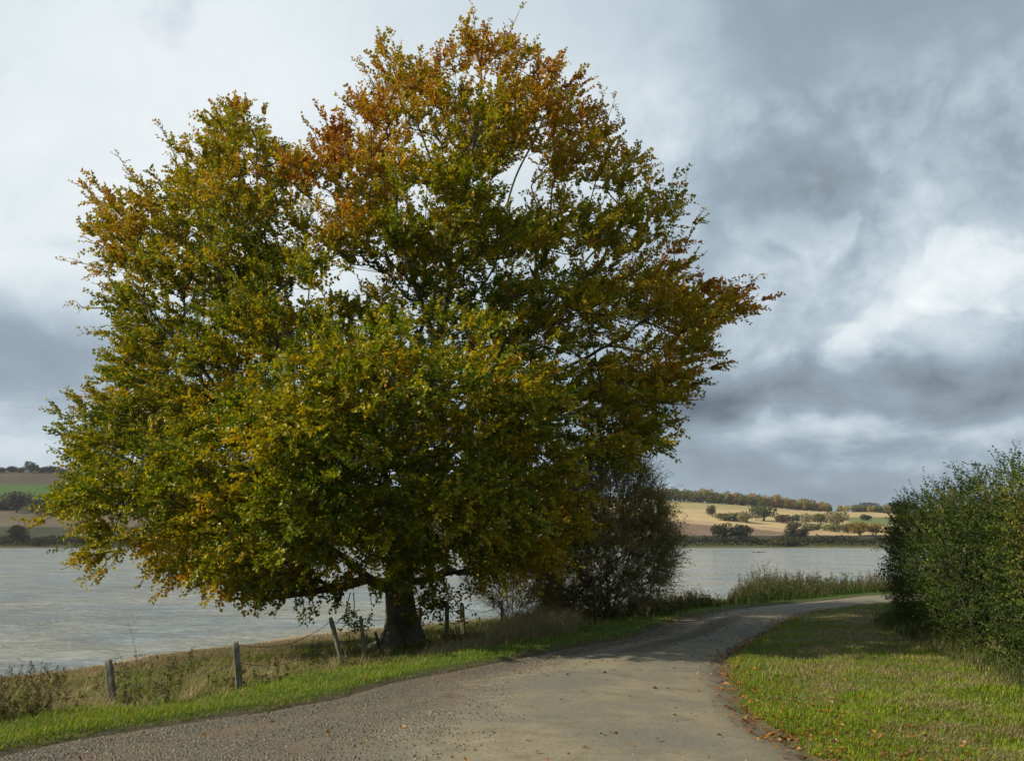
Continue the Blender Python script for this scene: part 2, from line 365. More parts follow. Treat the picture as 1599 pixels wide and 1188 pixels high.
# ------------------------------------------------------------------ ground sheet with fields and their cloud shade baked into its colours
def spaced(parts):
    out = []
    for a, b, st in parts: out.append(np.arange(a, b-1e-6, st))
    return np.concatenate(out+[[parts[-1][1]]])
GX = spaced([(-2600, -800, 45), (-800, -400, 7), (-400, -60, 5), (-60, -16, .8), (-16, 18, .17), (18, 60, .8), (60, 400, 5), (400, 800, 7), (800, 2600, 45)])
GY = spaced([(-500, -20, 24), (-20, 6, .8), (6, 34, .17), (34, 56, .4), (56, 240, 8), (240, 540, 30), (540, 600, 2.5), (600, 1160, 4), (1160, 3200, 60)])
gx, gy = np.meshgrid(GX, GY); gz = Z(gx.ravel(), gy.ravel()).reshape(gx.shape)
def ground_colour(x, y, z):
    n = len(x); C = np.tile([.055, .075, .022], (n, 1)); P = np.stack([x, y], 1)
    near = (y < 240) & (np.abs(x) < 400)
    s = np.full(n, -1.); r = np.full(n, -1.); s[near] = sdist(P[near], LEc); r[near] = -sdist(P[near], REc)
    f = fbm(x, y, .8, 21); f2 = fbm(x, y, 3.2, 31, 3)
    verge = np.array([.07, .115, .02]); weed = np.array([.115, .095, .045]); mud = np.array([.17, .135, .09]); sand = np.array([.30, .25, .17])
    L = near & (s > 0)
    t = sstep(s+(f-.5)*2, 1.6, 3.0)[:, None]; cl = verge*(1-t)+weed*t
    g = (sstep(f2+f*.4, .62, .85)*t[:, 0])[:, None]; cl = cl*(1-g)+np.array([.07, .11, .025])*g
    t = sstep(s+(f-.5)*5, 12, 15.5)[:, None]; cl = cl*(1-t)+mud*t
    t = sstep(s+(f2-.5), 15.6, 16.6)[:, None]; cl = cl*(1-t)+sand*t
    t = sstep(-s, -.28, -.05)[:, None]; cl = cl*(1-t)+np.array([.11, .085, .06])*t
    C[L] = cl[L]
    Rr = near & (r > 0); t = sstep(f*.7+f2*.5, .52, .74)[:, None]; cr = np.array([.075, .11, .025])*(1-t)+np.array([.20, .165, .09])*t
    t = (sstep(-r, -.35, 0))[:, None]; cr = cr*(1-t)+np.array([.15, .105, .065])*t
    C[Rr] = cr[Rr]
    C[near & (z < WATER-.02)] = (.10, .085, .055)
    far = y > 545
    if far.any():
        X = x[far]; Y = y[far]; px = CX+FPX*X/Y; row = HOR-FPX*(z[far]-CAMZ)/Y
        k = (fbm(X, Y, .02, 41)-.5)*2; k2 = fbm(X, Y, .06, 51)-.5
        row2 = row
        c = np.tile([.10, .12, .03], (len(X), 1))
        left = px < 820  # cloud shade over the left slope is put into its dark field colours
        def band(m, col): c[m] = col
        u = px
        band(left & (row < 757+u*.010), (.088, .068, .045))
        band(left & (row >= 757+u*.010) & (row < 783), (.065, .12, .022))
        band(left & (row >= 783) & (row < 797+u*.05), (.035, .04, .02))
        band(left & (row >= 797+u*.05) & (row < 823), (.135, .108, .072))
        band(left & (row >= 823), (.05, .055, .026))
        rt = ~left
        gold = np.array([.50, .38, .19]); gold2 = np.array([.40, .33, .15]); brown = np.array([.20, .135, .092])  # sunlit gold above, cloud-shaded brown below: light put into the crop colours
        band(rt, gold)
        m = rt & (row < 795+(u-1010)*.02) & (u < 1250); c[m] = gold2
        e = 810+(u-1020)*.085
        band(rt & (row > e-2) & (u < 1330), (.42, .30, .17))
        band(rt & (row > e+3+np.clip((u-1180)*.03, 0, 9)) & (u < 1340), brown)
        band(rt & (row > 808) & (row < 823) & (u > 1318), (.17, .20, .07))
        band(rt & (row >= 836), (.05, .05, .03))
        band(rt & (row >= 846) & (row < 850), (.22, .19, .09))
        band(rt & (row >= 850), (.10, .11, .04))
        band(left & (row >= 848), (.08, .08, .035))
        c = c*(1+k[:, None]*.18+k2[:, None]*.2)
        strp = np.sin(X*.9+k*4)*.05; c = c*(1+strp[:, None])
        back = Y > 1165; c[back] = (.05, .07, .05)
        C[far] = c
    return np.clip(C, .004, .9)
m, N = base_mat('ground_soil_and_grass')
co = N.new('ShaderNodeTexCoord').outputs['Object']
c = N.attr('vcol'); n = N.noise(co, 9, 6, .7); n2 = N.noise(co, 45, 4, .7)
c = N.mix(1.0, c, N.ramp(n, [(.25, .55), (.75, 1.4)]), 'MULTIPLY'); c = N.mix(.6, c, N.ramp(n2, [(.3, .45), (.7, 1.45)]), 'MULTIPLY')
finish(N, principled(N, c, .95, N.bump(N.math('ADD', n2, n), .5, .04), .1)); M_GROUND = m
nx, ny = len(GX), len(GY); i = np.arange(ny-1)[:, None]*nx; j = np.arange(nx-1)[None]
GF = np.stack([i+j, i+j+1, i+nx+j+1, i+nx+j], -1).reshape(-1, 4)
GV = np.stack([gx.ravel(), gy.ravel(), gz.ravel()], 1)
g = mesh_obj('ground', GV, GF, M_GROUND, smooth=True); tag(g, kind='structure')
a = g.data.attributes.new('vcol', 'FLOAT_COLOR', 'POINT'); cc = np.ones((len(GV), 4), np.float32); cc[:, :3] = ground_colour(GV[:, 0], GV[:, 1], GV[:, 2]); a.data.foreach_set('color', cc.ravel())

# ------------------------------------------------------------------ road
def resample(P, n):
    d = np.concatenate([[0], np.cumsum(np.linalg.norm(np.diff(P, axis=0), axis=1))]); return d, P
kR = 30
rows = []; uvs = []
# pair the two edges by arc position along key stations
nst = 420
def byarc(P, keys, kt):
    d = np.concatenate([[0], np.cumsum(np.linalg.norm(np.diff(P, axis=0), axis=1))])
    kd = [d[np.argmin(np.linalg.norm(P-np.array(k), axis=1))] for k in keys]
    t = np.interp(np.linspace(0, 1, nst), kt, kd); return np.stack([np.interp(t, d, P[:, 0]), np.interp(t, d, P[:, 1])], 1), t
kL = [Lw[0], Lw[2], Lw[3], Lw[5], Lw[7], Lw[9], Lw[11], Lw[13], Lw[-1]]
kRr = [Rw[0], Rw[2], Rw[3], Rw[5], Rw[7], Rw[9], Rw[12], Rw[14], Rw[-1]]
kt = [0, .07, .14, .28, .42, .54, .68, .80, 1.0]
la, tl = byarc(LE, kL, kt); ra, tr = byarc(RE, kRr, kt)
v = np.linspace(0, 1, kR); RP = la[:, None]*(1-v)[None, :, None]+ra[:, None]*v[None, :, None]
# ragged edges
e = (fbm(la[:, 0], la[:, 1], 1.3, 61)-.5)*.35; e2 = (fbm(ra[:, 0], ra[:, 1], 1.9, 71)-.5)*.30
across = norm(ra-la); RP[:, 0] -= across*(.10+e[:, None]); RP[:, -1] += across*(.08+e2[:, None])
vv = np.broadcast_to(v[None], (nst, kR)); rz = .012 + .055*np.sin(pi*np.clip((vv-.2)/.8, 0, 1)) - .03*np.exp(-((vv-.12)/.08)**2)
rz = rz + (fbm(RP[..., 0], RP[..., 1], .5, 81)-.5)*.03; rz[:, 0] = -.03; rz[:, -1] = -.03
RV = np.concatenate([RP, rz[..., None]], -1).reshape(-1, 3)
i = np.arange(nst-1)[:, None]*kR; j = np.arange(kR-1)[None]
RF = np.stack([i+j, i+j+1, i+kR+j+1, i+kR+j], -1).reshape(-1, 4)
RUV = np.stack([vv.ravel(), np.repeat(np.linspace(0, 1, nst), kR)], 1)
m, N = base_mat('worn_lane_surface')
co = N.new('ShaderNodeTexCoord').outputs['Object']; uvn = N.new('ShaderNodeUVMap', uv_map='uv').outputs[0]
sp = N.new('ShaderNodeSeparateXYZ'); N.put(sp.inputs[0], uvn); vU = sp.outputs[0]; tU = sp.outputs[1]
big = N.noise(co, .55, 5, .6, .3); mid = N.noise(co, 2.2, 6, .65); fine = N.noise(co, 70, 3, .7); grit = N.new('ShaderNodeTexVoronoi'); N.put(grit.inputs['Vector'], co); grit.inputs['Scale'].default_value = 42
gv = N.ramp(grit.outputs['Distance'], [(0.0, 1.25), (.45, .7), (.8, .3)])
asph = N.ramp(mid, [(.3, (.165, .148, .100)), (.5, (.235, .208, .142)), (.7, (.29, .256, .175))])
asph = N.mix(N.smooth(big, .42, .62), asph, (.175, .165, .13))
crk = N.new('ShaderNodeTexVoronoi', feature='DISTANCE_TO_EDGE'); N.put(crk.inputs['Vector'], N.vmath('ADD', co, N.vmath('SCALE', N.noise(co, 3.0, 4, .6, 0, 1), None, .5))); crk.inputs['Scale'].default_value = .8
cm = N.math('MULTIPLY', N.smooth(crk.outputs['Distance'], .012, .0), N.smooth(big, .50, .60))
asph = N.mix(N.math('MULTIPLY', cm, .45), asph, (.07, .06, .045))
spk = N.noise(co, 26, 5, .75)
asph = N.mix(.45, asph, N.ramp(spk, [(.30, .5), (.5, 1.0), (.68, 1.45)]), 'MULTIPLY')
asph = N.mix(.55, asph, N.ramp(fine, [(.28, .35), (.5, 1.0), (.72, 1.5)]), 'MULTIPLY')
gcol = N.ramp(grit.outputs['Color'], [(.0, (.11, .098, .075)), (.5, (.185, .165, .125)), (1.0, (.30, .27, .21))])
grav = N.mix(.9, gcol, gv, 'MULTIPLY')
dirt = N.ramp(mid, [(.3, (.12, .094, .064)), (.7, (.20, .162, .112))]); dirt = N.mix(.6, dirt, N.ramp(fine, [(.28, .5), (.72, 1.4)]), 'MULTIPLY')
# wheel ruts of brown dirt run through the gravel
mpn = N.new('ShaderNodeMapping'); N.put(mpn.inputs[0], uvn); mpn.inputs['Scale'].default_value = (9, 16, 1)
rut = N.noise(mpn.outputs[0], 1.0, 4, .55)
grav = N.mix(N.smooth(rut, .50, .60), grav, dirt)
edge = N.math('ADD', vU, N.math('MULTIPLY', N.math('SUBTRACT', mid, .5), .22))
limit = N.ramp(tU, [(0, .50), (.16, .46), (.35, .30), (.50, .26), (.62, .16), (.72, .0)])
gm = N.smooth(N.math('SUBTRACT', edge, limit), -.13, .12)
c = N.mix(gm, grav, asph)
# leaf litter and grit gathered at both edges, and a strip of grit down the bend
er = N.smooth(edge, .93, 1.03); c = N.mix(er, c, N.mix(.7, (.13, .09, .055), gv, 'MULTIPLY'))
cr = N.math('MULTIPLY', N.smooth(N.math('ABSOLUTE', N.math('SUBTRACT', edge, .52)), .16, .05), N.math('MULTIPLY', N.smooth(tU, .40, .48), N.smooth(tU, .68, .60)))
c = N.mix(N.math('MULTIPLY', cr, .75), c, N.mix(.5, (.11, .085, .06), gv, 'MULTIPLY'))
hgt = N.math('ADD', N.math('MULTIPLY', fine, .35), N.math('MULTIPLY', N.math('SUBTRACT', 1.0, gm), N.math('SUBTRACT', 1.0, grit.outputs['Distance'])))
finish(N, principled(N, c, .92, N.bump(hgt, .8, .012), .15)); M_ROAD = m
tag(mesh_obj('road', RV, RF, M_ROAD, uv=RUV, smooth=True), kind='structure')
def road_uv(P):
    """across (0..1) and station of points on the lane"""
    c = RP[:, kR//2]; k = np.argmin(((P[:, None]-c[None, ::3])**2).sum(-1), 1)*3; return k/nst

# ------------------------------------------------------------------ water
m, N = base_mat('lake_water')
co = N.new('ShaderNodeTexCoord').outputs['Object']
mp = N.new('ShaderNodeMapping'); N.put(mp.inputs[0], co); mp.inputs['Scale'].default_value = (.85, 1.25, 1); mp.inputs['Rotation'].default_value = (0, 0, R(8))
w1 = N.noise(mp.outputs[0], 1.9, 6, .68, .5); w2 = N.noise(mp.outputs[0], 5.5, 5, .65, .4); w3 = N.noise(co, .10, 5, .55, .6)
w0 = N.noise(mp.outputs[0], .42, 4, .55, .8)
h = N.math('ADD', N.math('ADD', N.math('MULTIPLY', w1, 1.0), N.math('MULTIPLY', w2, .35)), N.math('MULTIPLY', w0, 1.6))
sx = N.new('ShaderNodeSeparateXYZ'); N.put(sx.inputs[0], co)
amp = N.new('ShaderNodeMapRange'); N.put(amp.inputs[0], N.noise(co, .05, 3, .5)); amp.inputs[1].default_value = .35; amp.inputs[2].default_value = .65; amp.inputs[3].default_value = .45; amp.inputs[4].default_value = 1.0
h = N.math('MULTIPLY', h, amp.outputs[0])
silt_ripple = N.mix(N.smooth(w3, .40, .62), (.29, .335, .35), (.37, .375, .33))
silt_ripple = N.mix(.8, silt_ripple, N.ramp(N.math('ADD', N.math('MULTIPLY', w1, .5), N.math('MULTIPLY', w0, .5)), [(.36, .6), (.5, 1.05), (.62, 1.6)]), 'MULTIPLY')  # light and dark of the ripples painted over the silty body colour
bp = N.new('ShaderNodeBump'); N.put(bp.inputs['Height'], h); bp.inputs['Strength'].default_value = 1.0; bp.inputs['Distance'].default_value = .30
p = N.new('ShaderNodeBsdfPrincipled'); N.put(p.inputs['Base Color'], silt_ripple); p.inputs['Roughness'].default_value = .10; p.inputs['IOR'].default_value = 1.33
N.put(p.inputs['Normal'], bp.outputs[0]); finish(N, p.outputs[0]); M_WATER = m
WXs = np.linspace(-2600, 2600, 60); WYs = np.linspace(12, 640, 40)
wx, wy = np.meshgrid(WXs, WYs); i = np.arange(39)[:, None]*60; j = np.arange(59)[None]
tag(mesh_obj('lake_water', np.stack([wx.ravel(), wy.ravel(), np.full(wx.size, WATER)], 1), np.stack([i+j, i+j+1, i+61+j, i+60+j], -1).reshape(-1, 4), M_WATER), kind='structure')

# ------------------------------------------------------------------ branch skeleton grower
class Skel:
    def __init__(s): s.P = []; s.par = []; s.path = []
    def add(s, p, par):
        s.P.append(np.asarray(p, float)); s.par.append(par)
        s.path.append(0 if par < 0 else s.path[par]+np.linalg.norm(s.P[-1]-s.P[par])); return len(s.P)-1
    def chain(s, pts, par, step=.5):
        pts = catmull(np.array([s.P[par]]+list(pts)), 10) if par >= 0 else catmull(np.array(pts), 10)
        last = pts[0]; cur = par if par >= 0 else s.add(pts[0], -1); ids = [cur]
        for p in pts[1:]:
            if np.linalg.norm(p-last) >= step: cur = s.add(p, cur); last = p; ids.append(cur)
        return ids
    def attach(s, pts, root, bf=.35, minpath=0.0, allow=None):
        P = np.array(s.P); path = np.array(s.path); par = list(s.par); n0 = len(P); n = len(pts)
        allP = np.empty((n0+n, 3)); allP[:n0] = P; allpath = np.full(n0+n, 1e9); allpath[:n0] = path
        block = np.zeros(n0+n, bool); block[:n0] = path < minpath
        order = np.argsort(np.linalg.norm(pts-root, axis=1)); ids = np.empty(n, int); m = n0
        for k in order:
            d = np.linalg.norm(allP[:m]-pts[k], axis=1); c = d+bf*allpath[:m]; c[block[:m]] = 1e9; q = int(np.argmin(c))
            allP[m] = pts[k]; allpath[m] = allpath[q]+d[q]; par.append(q); ids[k] = m; m += 1
        s.P = list(allP); s.path = list(allpath); s.par = par; return ids
    def radii(s, tip=.007, ex=2.1, cnt=1.0):
        n = len(s.P); w = np.zeros(n); kids = [[] for _ in range(n)]
        for i, p in enumerate(s.par):
            if p >= 0: kids[p].append(i)
        order = np.argsort(-np.array(s.path))
        for i in order:
            if not kids[i]: w[i] = cnt
            if s.par[i] >= 0: w[s.par[i]] += w[i]
        s.w = w; s.kids = kids; return tip*w**(1/ex)
    def chains(s):
        out = []; st = [(-1, i) for i, p in enumerate(s.par) if p < 0]
        while st:
            pr, i = st.pop(); ch = [pr, i] if pr >= 0 else [i]
            while s.kids[i]:
                ks = sorted(s.kids[i], key=lambda q: -s.w[q]); 
                for q in ks[1:]: st.append((i, q))
                i = ks[0]; ch.append(i)
            out.append(ch)
        return out
    def mesh(s, acc_thick, acc_thin, rad, thick=.03, jit=.0):
        P = np.array(s.P)
        for ch in s.chains():
            if len(ch) < 2: continue
            r = rad[ch].copy(); r[0] = min(r[0], r[1]*1.25) if s.par[ch[0]] >= 0 or len(ch) > 1 and s.par[ch[1]] == ch[0] and s.par[ch[0]] >= 0 else r[0]
            pts = P[ch]; q = catmull(np.hstack([pts, r[:, None]]), 3)
            k = 10 if r.max() > .12 else 6 if r.max() > thick else 4 if r.max() > .012 else 3
            V, F = tube(q[:, :3], np.maximum(q[:, 3], .003), k)
            (acc_thick if r.max() > thick else acc_thin).add(V, F)

def grow_shoots(bases, dirs, L, nl, leafL, leafW, colf, twig_r=.004, droop=.15, spread=1.0, flat=.55, segs=3, twig=True):
    """leafy shoots: returns twig (V,F), leaf (V,F,C)"""
    n = len(bases); L = np.broadcast_to(L, n); D = norm(dirs)
    a, b = frame(D); ph = rng.random(n)*2*pi; bend = (a*np.cos(ph)[:, None]+b*np.sin(ph)[:, None])*.25
    pts = [bases]
    for k in range(1, segs+1):
        t = k/segs; pts.append(bases+D*(L*t)[:, None]+bend*(L*t*t)[:, None]+np.array([[0, 0, -1.]])*(droop*L*t*t)[:, None])
    pts = np.stack(pts, 1)
    tw = None
    if twig:
        P0 = pts[:, :-1].reshape(-1, 3); P1 = pts[:, 1:].reshape(-1, 3)
        r = twig_r*np.linspace(1, .45, segs+1); r0 = np.tile(r[:-1], n); r1 = np.tile(r[1:], n); tw = sticks(P0, P1, r0, r1, 3)
    t = (np.tile((np.arange(nl)+.6)/nl, (n, 1))+(rng.random((n, nl))-.5)*.1)*segs*.999; t = np.clip(t, 0, segs-.001)
    k = t.astype(int); f = (t-k)[..., None]; I = np.arange(n)[:, None]
    B = pts[I, k]*(1-f)+pts[I, k+1]*f; ax = norm(pts[I, k+1]-pts[I, k])
    sgn = np.where((np.arange(nl) % 2) == 0, 1., -1.)[None, :, None]
    upv = norm(np.array([0, 0, 1.])*flat+rng.normal(0, .45, (n, 1, 3)))*np.ones((n, nl, 1))
    side = norm(np.cross(ax, upv)+1e-6); ld = norm(ax*.75+side*sgn*spread+rng.normal(0, .28, (n, nl, 3)))
    nn = norm(upv+rng.normal(0, .35, (n, nl, 3)))
    B = B.reshape(-1, 3); ld = ld.reshape(-1, 3); nn = nn.reshape(-1, 3); m = len(B)
    ll = leafL*(.75+.5*rng.random(m)); V, F = leafmesh(B, ld, nn, ll, ll*leafW/leafL)
    C = np.repeat(colf(B, np.repeat(np.arange(n), nl)), 2, 0)
    return tw, (V, F, C)

# ------------------------------------------------------------------ the beech
def point_in_poly(x, y, P):
    ins = np.zeros(len(x), bool); P = np.asarray(P, float); q = np.roll(P, 1, 0)
    for (x1, y1), (x0, y0) in zip(P, q):
        c = ((y1 > y) != (y0 > y)) & (x < (x0-x1)*(y-y1)/(y0-y1+1e-12)+x1); ins ^= c
    return ins
def edge_dist(x, y, P):
    P = np.asarray(P, float); best = np.full(len(x), 1e18); X = np.stack([x, y], 1)
    for a, b in zip(P, np.roll(P, -1, 0)):
        d = b-a; t = np.clip(((X-a)@d)/(d@d), 0, 1); q = X-(a+t[:, None]*d); best = np.minimum(best, (q*q).sum(1))
    return np.sqrt(best)
TB = hit(624, 1012); TD = TB[1]; PXM = FPX/TD           # trunk foot, its distance, pixels per metre
CR = [(735,58),(790,48),(830,85),(885,92),(897,135),(915,185),(950,205),(1000,232),(1030,262),(1038,300),(1078,300),(1085,350),(1080,392),
      (1120,432),(1185,430),(1180,485),(1140,520),(1105,545),(1090,580),(1068,640),(1040,685),(990,712),(930,730),(890,772),(915,830),(892,865),(845,885),(800,888),
      (730,892),(690,880),(650,915),(600,900),(565,890),(480,915),(420,925),(340,912),(255,905),(243,850),(275,830),(230,820),(195,855),(150,900),(118,905),(150,862),(88,858),(112,815),(78,790),(105,750),(130,738),(88,700),
      (120,655),(112,640),(165,600),(175,572),(132,520),(112,470),(104,412),(160,408),(142,345),(152,298),(215,330),(183,250),(236,292),(262,330),(247,198),
      (298,238),(345,205),(345,172),(375,158),(440,152),(458,200),(492,190),(545,160),(528,108),(580,95),(605,72),(640,92),(700,78)]
def crown_depth(px, py, e):
    Rp = 480.; q_ = np.clip(1-e/Rp, 0, 1); pw = np.interp(py, [450, 600], [2., 3.2]); h = Rp*(1-q_**pw)**(1/pw)/PXM
    h = np.minimum(h, 7.2); h = np.maximum(h, .25)
    crest = py-np.clip(((px-640)/170.)**2*60, 0, 190)
    fr = h*np.interp(px, [80, 350, 480], [.6, .8, 1])*np.interp(crest, [0, 380, 470, 530, 760, 900, 1000], [.75, .60, .48, 1.08, 1.1, .95, .7])*np.interp(px, [700, 860, 1000], [1, .72, .8])   # hollow above the front limb's mound
    bk = h*np.interp(py, [0, 800, 930], [1, 1, .6]); return fr, bk
def build_beech():
    root = empty('beech_tree', TB, label='large spreading beech in green and gold autumn leaf standing on the lane verge', cat='tree')
    cand = 60000; px = rng.uniform(60, 1200, cand); py = rng.uniform(30, 935, cand)
    ok = point_in_poly(px, py, CR); px = px[ok]; py = py[ok]; e = edge_dist(px, py, CR); ok = e > 10+46*sstep(fbm(px, py, .017, 83, 2), .42, .70); px, py, e = px[ok], py[ok], e[ok]
    fr, bk = crown_depth(px, py, e); u = rng.random(len(px)); s = np.where(rng.random(len(px)) < .56, -1, 1)
    w = s*np.where(s < 0, fr, bk)*u**.42
    P = atv(px, py, TD+w)
    # thin out the heart of the crown, the open top, and random pockets
    sh = np.where(s < 0, fr, bk); deep = (1-u**.42)*sh
    pk = fbm(P[:, 0]+P[:, 1]*.6, P[:, 2]-P[:, 1]*.5, .55, 90, 2)
    keep = rng.random(len(P)) < np.where(deep > 2.0, .42, 1.0)*np.interp(py, [0, 180, 420, 600], [.55, .60, .8, 1.])*np.where((pk < .43) & (py < 600), .10, 1.)*np.where((deep < 1.3) & (e > 60) & ((vnoise(P[:, 0], P[:, 2], .75, 1)+vnoise(P[:, 1], P[:, 2], .75, 2)+vnoise(P[:, 0], P[:, 1], .75, 3))/3 < .47), .06, 1.)
    gaps = [(800, 300, 60, 50), (885, 390, 26, 26), (655, 330, 34, 40), (590, 420, 24, 40), (560, 200, 20, 20), (925, 300, 30, 36), (500, 350, 30, 30), (870, 590, 30, 26), (380, 700, 40, 16), (740, 660, 24, 20),
            (455, 600, 18, 30), (425, 480, 16, 20), (235, 400, 20, 20), (1020, 400, 24, 30), (900, 690, 20, 20), (590, 750, 34, 26), (640, 245, 25, 25), (265, 500, 20, 22)]
    for gx_, gy_, a_, b_ in gaps:
        q = ((px-gx_)/a_)**2+((py-gy_)/b_)**2; keep &= ~((q < 1) & (rng.random(len(px)) < .93))
    keep &= ~((px < 380) & (py > 690) & (rng.random(len(px)) < .25))
    P, e, px, py = P[keep], e[keep], px[keep], py[keep]
    # leafy masses: rounded heaps of sprays with dark clefts between them
    cen = []; crr = []
    for i in range(min(len(P), 9000)):
        md_ = 1.0 if e[i] < 55 else 1.5
        if not cen or np.min(np.linalg.norm(np.array(cen)-P[i], axis=1)) > md_: cen.append(P[i]); crr.append(.655*md_)
    cen = np.array(cen); crr = np.array(crr); inl = np.zeros(len(P), bool)
    for c0, r0_ in zip(cen, crr):
        q = (P-c0)/(np.array([1.05, 1.05, .72])*r0_); inl |= (q*q).sum(1) < 1
    kp = inl | (rng.random(len(P)) < .022); print('masses', len(cen), kp.mean())
    P, e, px, py = P[kp], e[kp], px[kp], py[kp]
    # leaves over the low left limb
    ex = rng.uniform(395, 548, 90); ey = rng.uniform(862, 918, 90); eP = atv(ex, ey, TD+rng.uniform(-1.9, -.6, 90))
    P = np.vstack([eP, P]); e = np.concatenate([np.full(90, 40.), e]); px = np.concatenate([ex, px]); py = np.concatenate([ey, py])
    grid = {}; sel = []
    md = .50
    for i in range(len(P)):
        k = tuple(np.floor(P[i]/md).astype(int)); bad = False
        for dx in (-1, 0, 1):
            for dy in (-1, 0, 1):
                for dz in (-1, 0, 1):
                    for q in grid.get((k[0]+dx, k[1]+dy, k[2]+dz), ()):
                        if ((P[q]-P[i])**2).sum() < md*md: bad = True
        if not bad: grid.setdefault(k, []).append(i); sel.append(i)
    C = P[sel][:2000]; ce = e[sel][:2000]; cpx = px[sel][:2000]; cpy = py[sel][:2000]
    print('clumps', len(sel))
    sk = Skel(); A3 = lambda x, y, w=0.: at(x, y, TD+w)
    t0 = sk.chain([TB+[0, 0, -.15], A3(627, 985), A3(624, 950), A3(622, 915), A3(624, 880), A3(628, 850)], -1, .25)
    n_trunk = len(t0); fork = t0[-1]; low = t0[-3]; low2 = t0[-4]
    B = sk.chain([A3(596, 915, -.1), A3(575, 903, -.3), A3(545, 912, -.5), A3(500, 921, -.9), A3(455, 929, -1.3), A3(400, 934, -1.6), A3(340, 930, -1.8)], low2, .4)
    B2 = sk.chain([A3(550, 880, -.7), A3(505, 850, -1.2), A3(430, 830, -1.9), A3(340, 800, -2.4), A3(230, 790, -2.6), A3(140, 790, -2.6)], B[2], .5)
    Cc = sk.chain([A3(660, 908, .2), A3(700, 889, .5), A3(735, 896, .8), A3(780, 893, 1.), A3(850, 888, 1.3)], low, .4)
    D = sk.chain([A3(590, 800, .3), A3(565, 745, .6), A3(540, 640, 1.0), A3(450, 520, 1.2), A3(412, 400, 1.2), A3(400, 260, 1.0)], fork, .5)
    E_ = sk.chain([A3(640, 780, .2), A3(660, 640, .3), A3(695, 480, .3), A3(705, 380, .2), A3(735, 250, 0), A3(752, 130, 0), A3(735, 30, 0)], fork, .5)
    F_ = sk.chain([A3(720, 650, 1.), A3(800, 540, 1.5), A3(880, 450, 1.6), A3(935, 385, 1.4), A3(1010, 320, 1.2)], E_[3], .5)
    G_ = sk.chain([A3(760, 640, .4), A3(850, 590, .3), A3(950, 540, 0), A3(1040, 478, -.2), A3(1120, 462, -.3)], E_[2], .5)
    H_ = sk.chain([A3(480, 730, -.6), A3(390, 660, -1.2), A3(300, 560, -1.3), A3(245, 500, -1.2), A3(190, 410, -1.)], D[3], .5)
    I_ = sk.chain([A3(770, 420, .3), A3(800, 290, .4), A3(855, 180, .4)], E_[-14], .5)
    I2 = sk.chain([A3(640, 420, -.4), A3(600, 290, -.6), A3(570, 180, -.5)], E_[-15], .5)
    J_ = sk.chain([A3(612, 800, -1.6), A3(600, 720, -3.2), A3(600, 620, -4.4), A3(620, 560, -4.8)], fork, .5)
    J2 = sk.chain([A3(700, 760, -1.8), A3(760, 700, -3.4), A3(800, 620, -4.)], fork, .5)
    K_ = sk.chain([A3(500, 780, 1.6), A3(400, 740, 2.8), A3(300, 700, 3.3)], D[2], .5)
    sub = (C[:, None]+rng.normal(0, 1, (len(C), 4, 3))*np.array([.27, .27, .15])).reshape(-1, 3); pts = np.concatenate([C, sub])
    ids = sk.attach(pts, np.array(sk.P[fork]), .33, minpath=sk.path[t0[-4]])
    rad = sk.radii(.0062, 2.22)
    # the trunk keeps its girth and flares at the foot
    for k, i_ in enumerate(t0):
        hgt = sk.P[i_][2]-TB[2]; rad[i_] = max(.33+.34*math.exp(-hgt/.30)+.06*math.exp(-hgt/1.2), .33)
    for lst, r in ((B, .13), (Cc, .09), (D, .16), (E_, .17)):
        for k, i_ in enumerate(lst[1:]): rad[i_] = max(rad[i_], r*(1-k/len(lst))**1.2+.008)
    for k, i_ in enumerate(B[1:]): rad[i_] = min(rad[i_], .13*(1-k/len(B))**1.3+.022)
    for k, i_ in enumerate(B2[1:]): rad[i_] = min(rad[i_], .10*(1-k/len(B2))+.02)
    # trunk meshed by hand: fluted, with root buttresses
    tp = catmull(np.array([sk.P[i_] for i_ in t0]), 4); tr_ = catmull(np.array([[rad[i_]] for i_ in t0]), 4)[:, 0]
    V, F = tube(tp, tr_, 28); hh = V[:, 2]-TB[2]; cen = np.repeat(tp, 28, 0); dv = V-cen; th = np.arctan2(dv[:, 1], dv[:, 0])
    fl = 1+(.10+.20*np.exp(-hh/.35))*np.sin(th*3+.6+hh*.3)*.6+(.05+.12*np.exp(-hh/.3))*np.sin(th*7+hh*.8)*.6+.03*np.sin(th*2+hh*4)
    V = cen+dv*fl[:, None]
    T = Acc(); T.add(V-TB, F); T.build('trunk', M_BARK, root, True)
    thick = Acc(); thin = Acc(); off = np.array(sk.P)
    sk.P = [p-TB for p in sk.P]
    # skip the trunk tube itself inside the chains
    Pn = np.array(sk.P)
    for ch in sk.chains():
        ch = [c for c in ch if not (c in t0[:-1])] if ch[0] == t0[0] else ch
        if len(ch) < 2: continue
        r = rad[ch].copy()
        if sk.par[ch[1]] == ch[0] and ch[0] not in t0[-1:]: r[0] = min(r[0], r[1]*1.3)
        q = catmull(np.hstack([Pn[ch], r[:, None]]), 3)
        k = 12 if r.max() > .12 else 7 if r.max() > .035 else 4 if r.max() > .013 else 3
        V, F = tube(q[:, :3], np.maximum(q[:, 3], .004), k); (thick if r.max() > .035 else thin).add(V, F)
    thick.build('limbs', M_BARK, root, True); thin.build('twigs', M_TWIG, root, True)
    # shoots
    base = pts; nsh = 4; base = np.repeat(base, nsh, 0); own = np.concatenate([np.arange(len(C)), np.repeat(np.arange(len(C)), 4)]); own = np.repeat(own, nsh); kp = rng.random(len(own)) < np.interp(cpy[own], [50, 300, 560, 700], [.66, .72, .86, .92]); base, own = base[kp], own[kp]
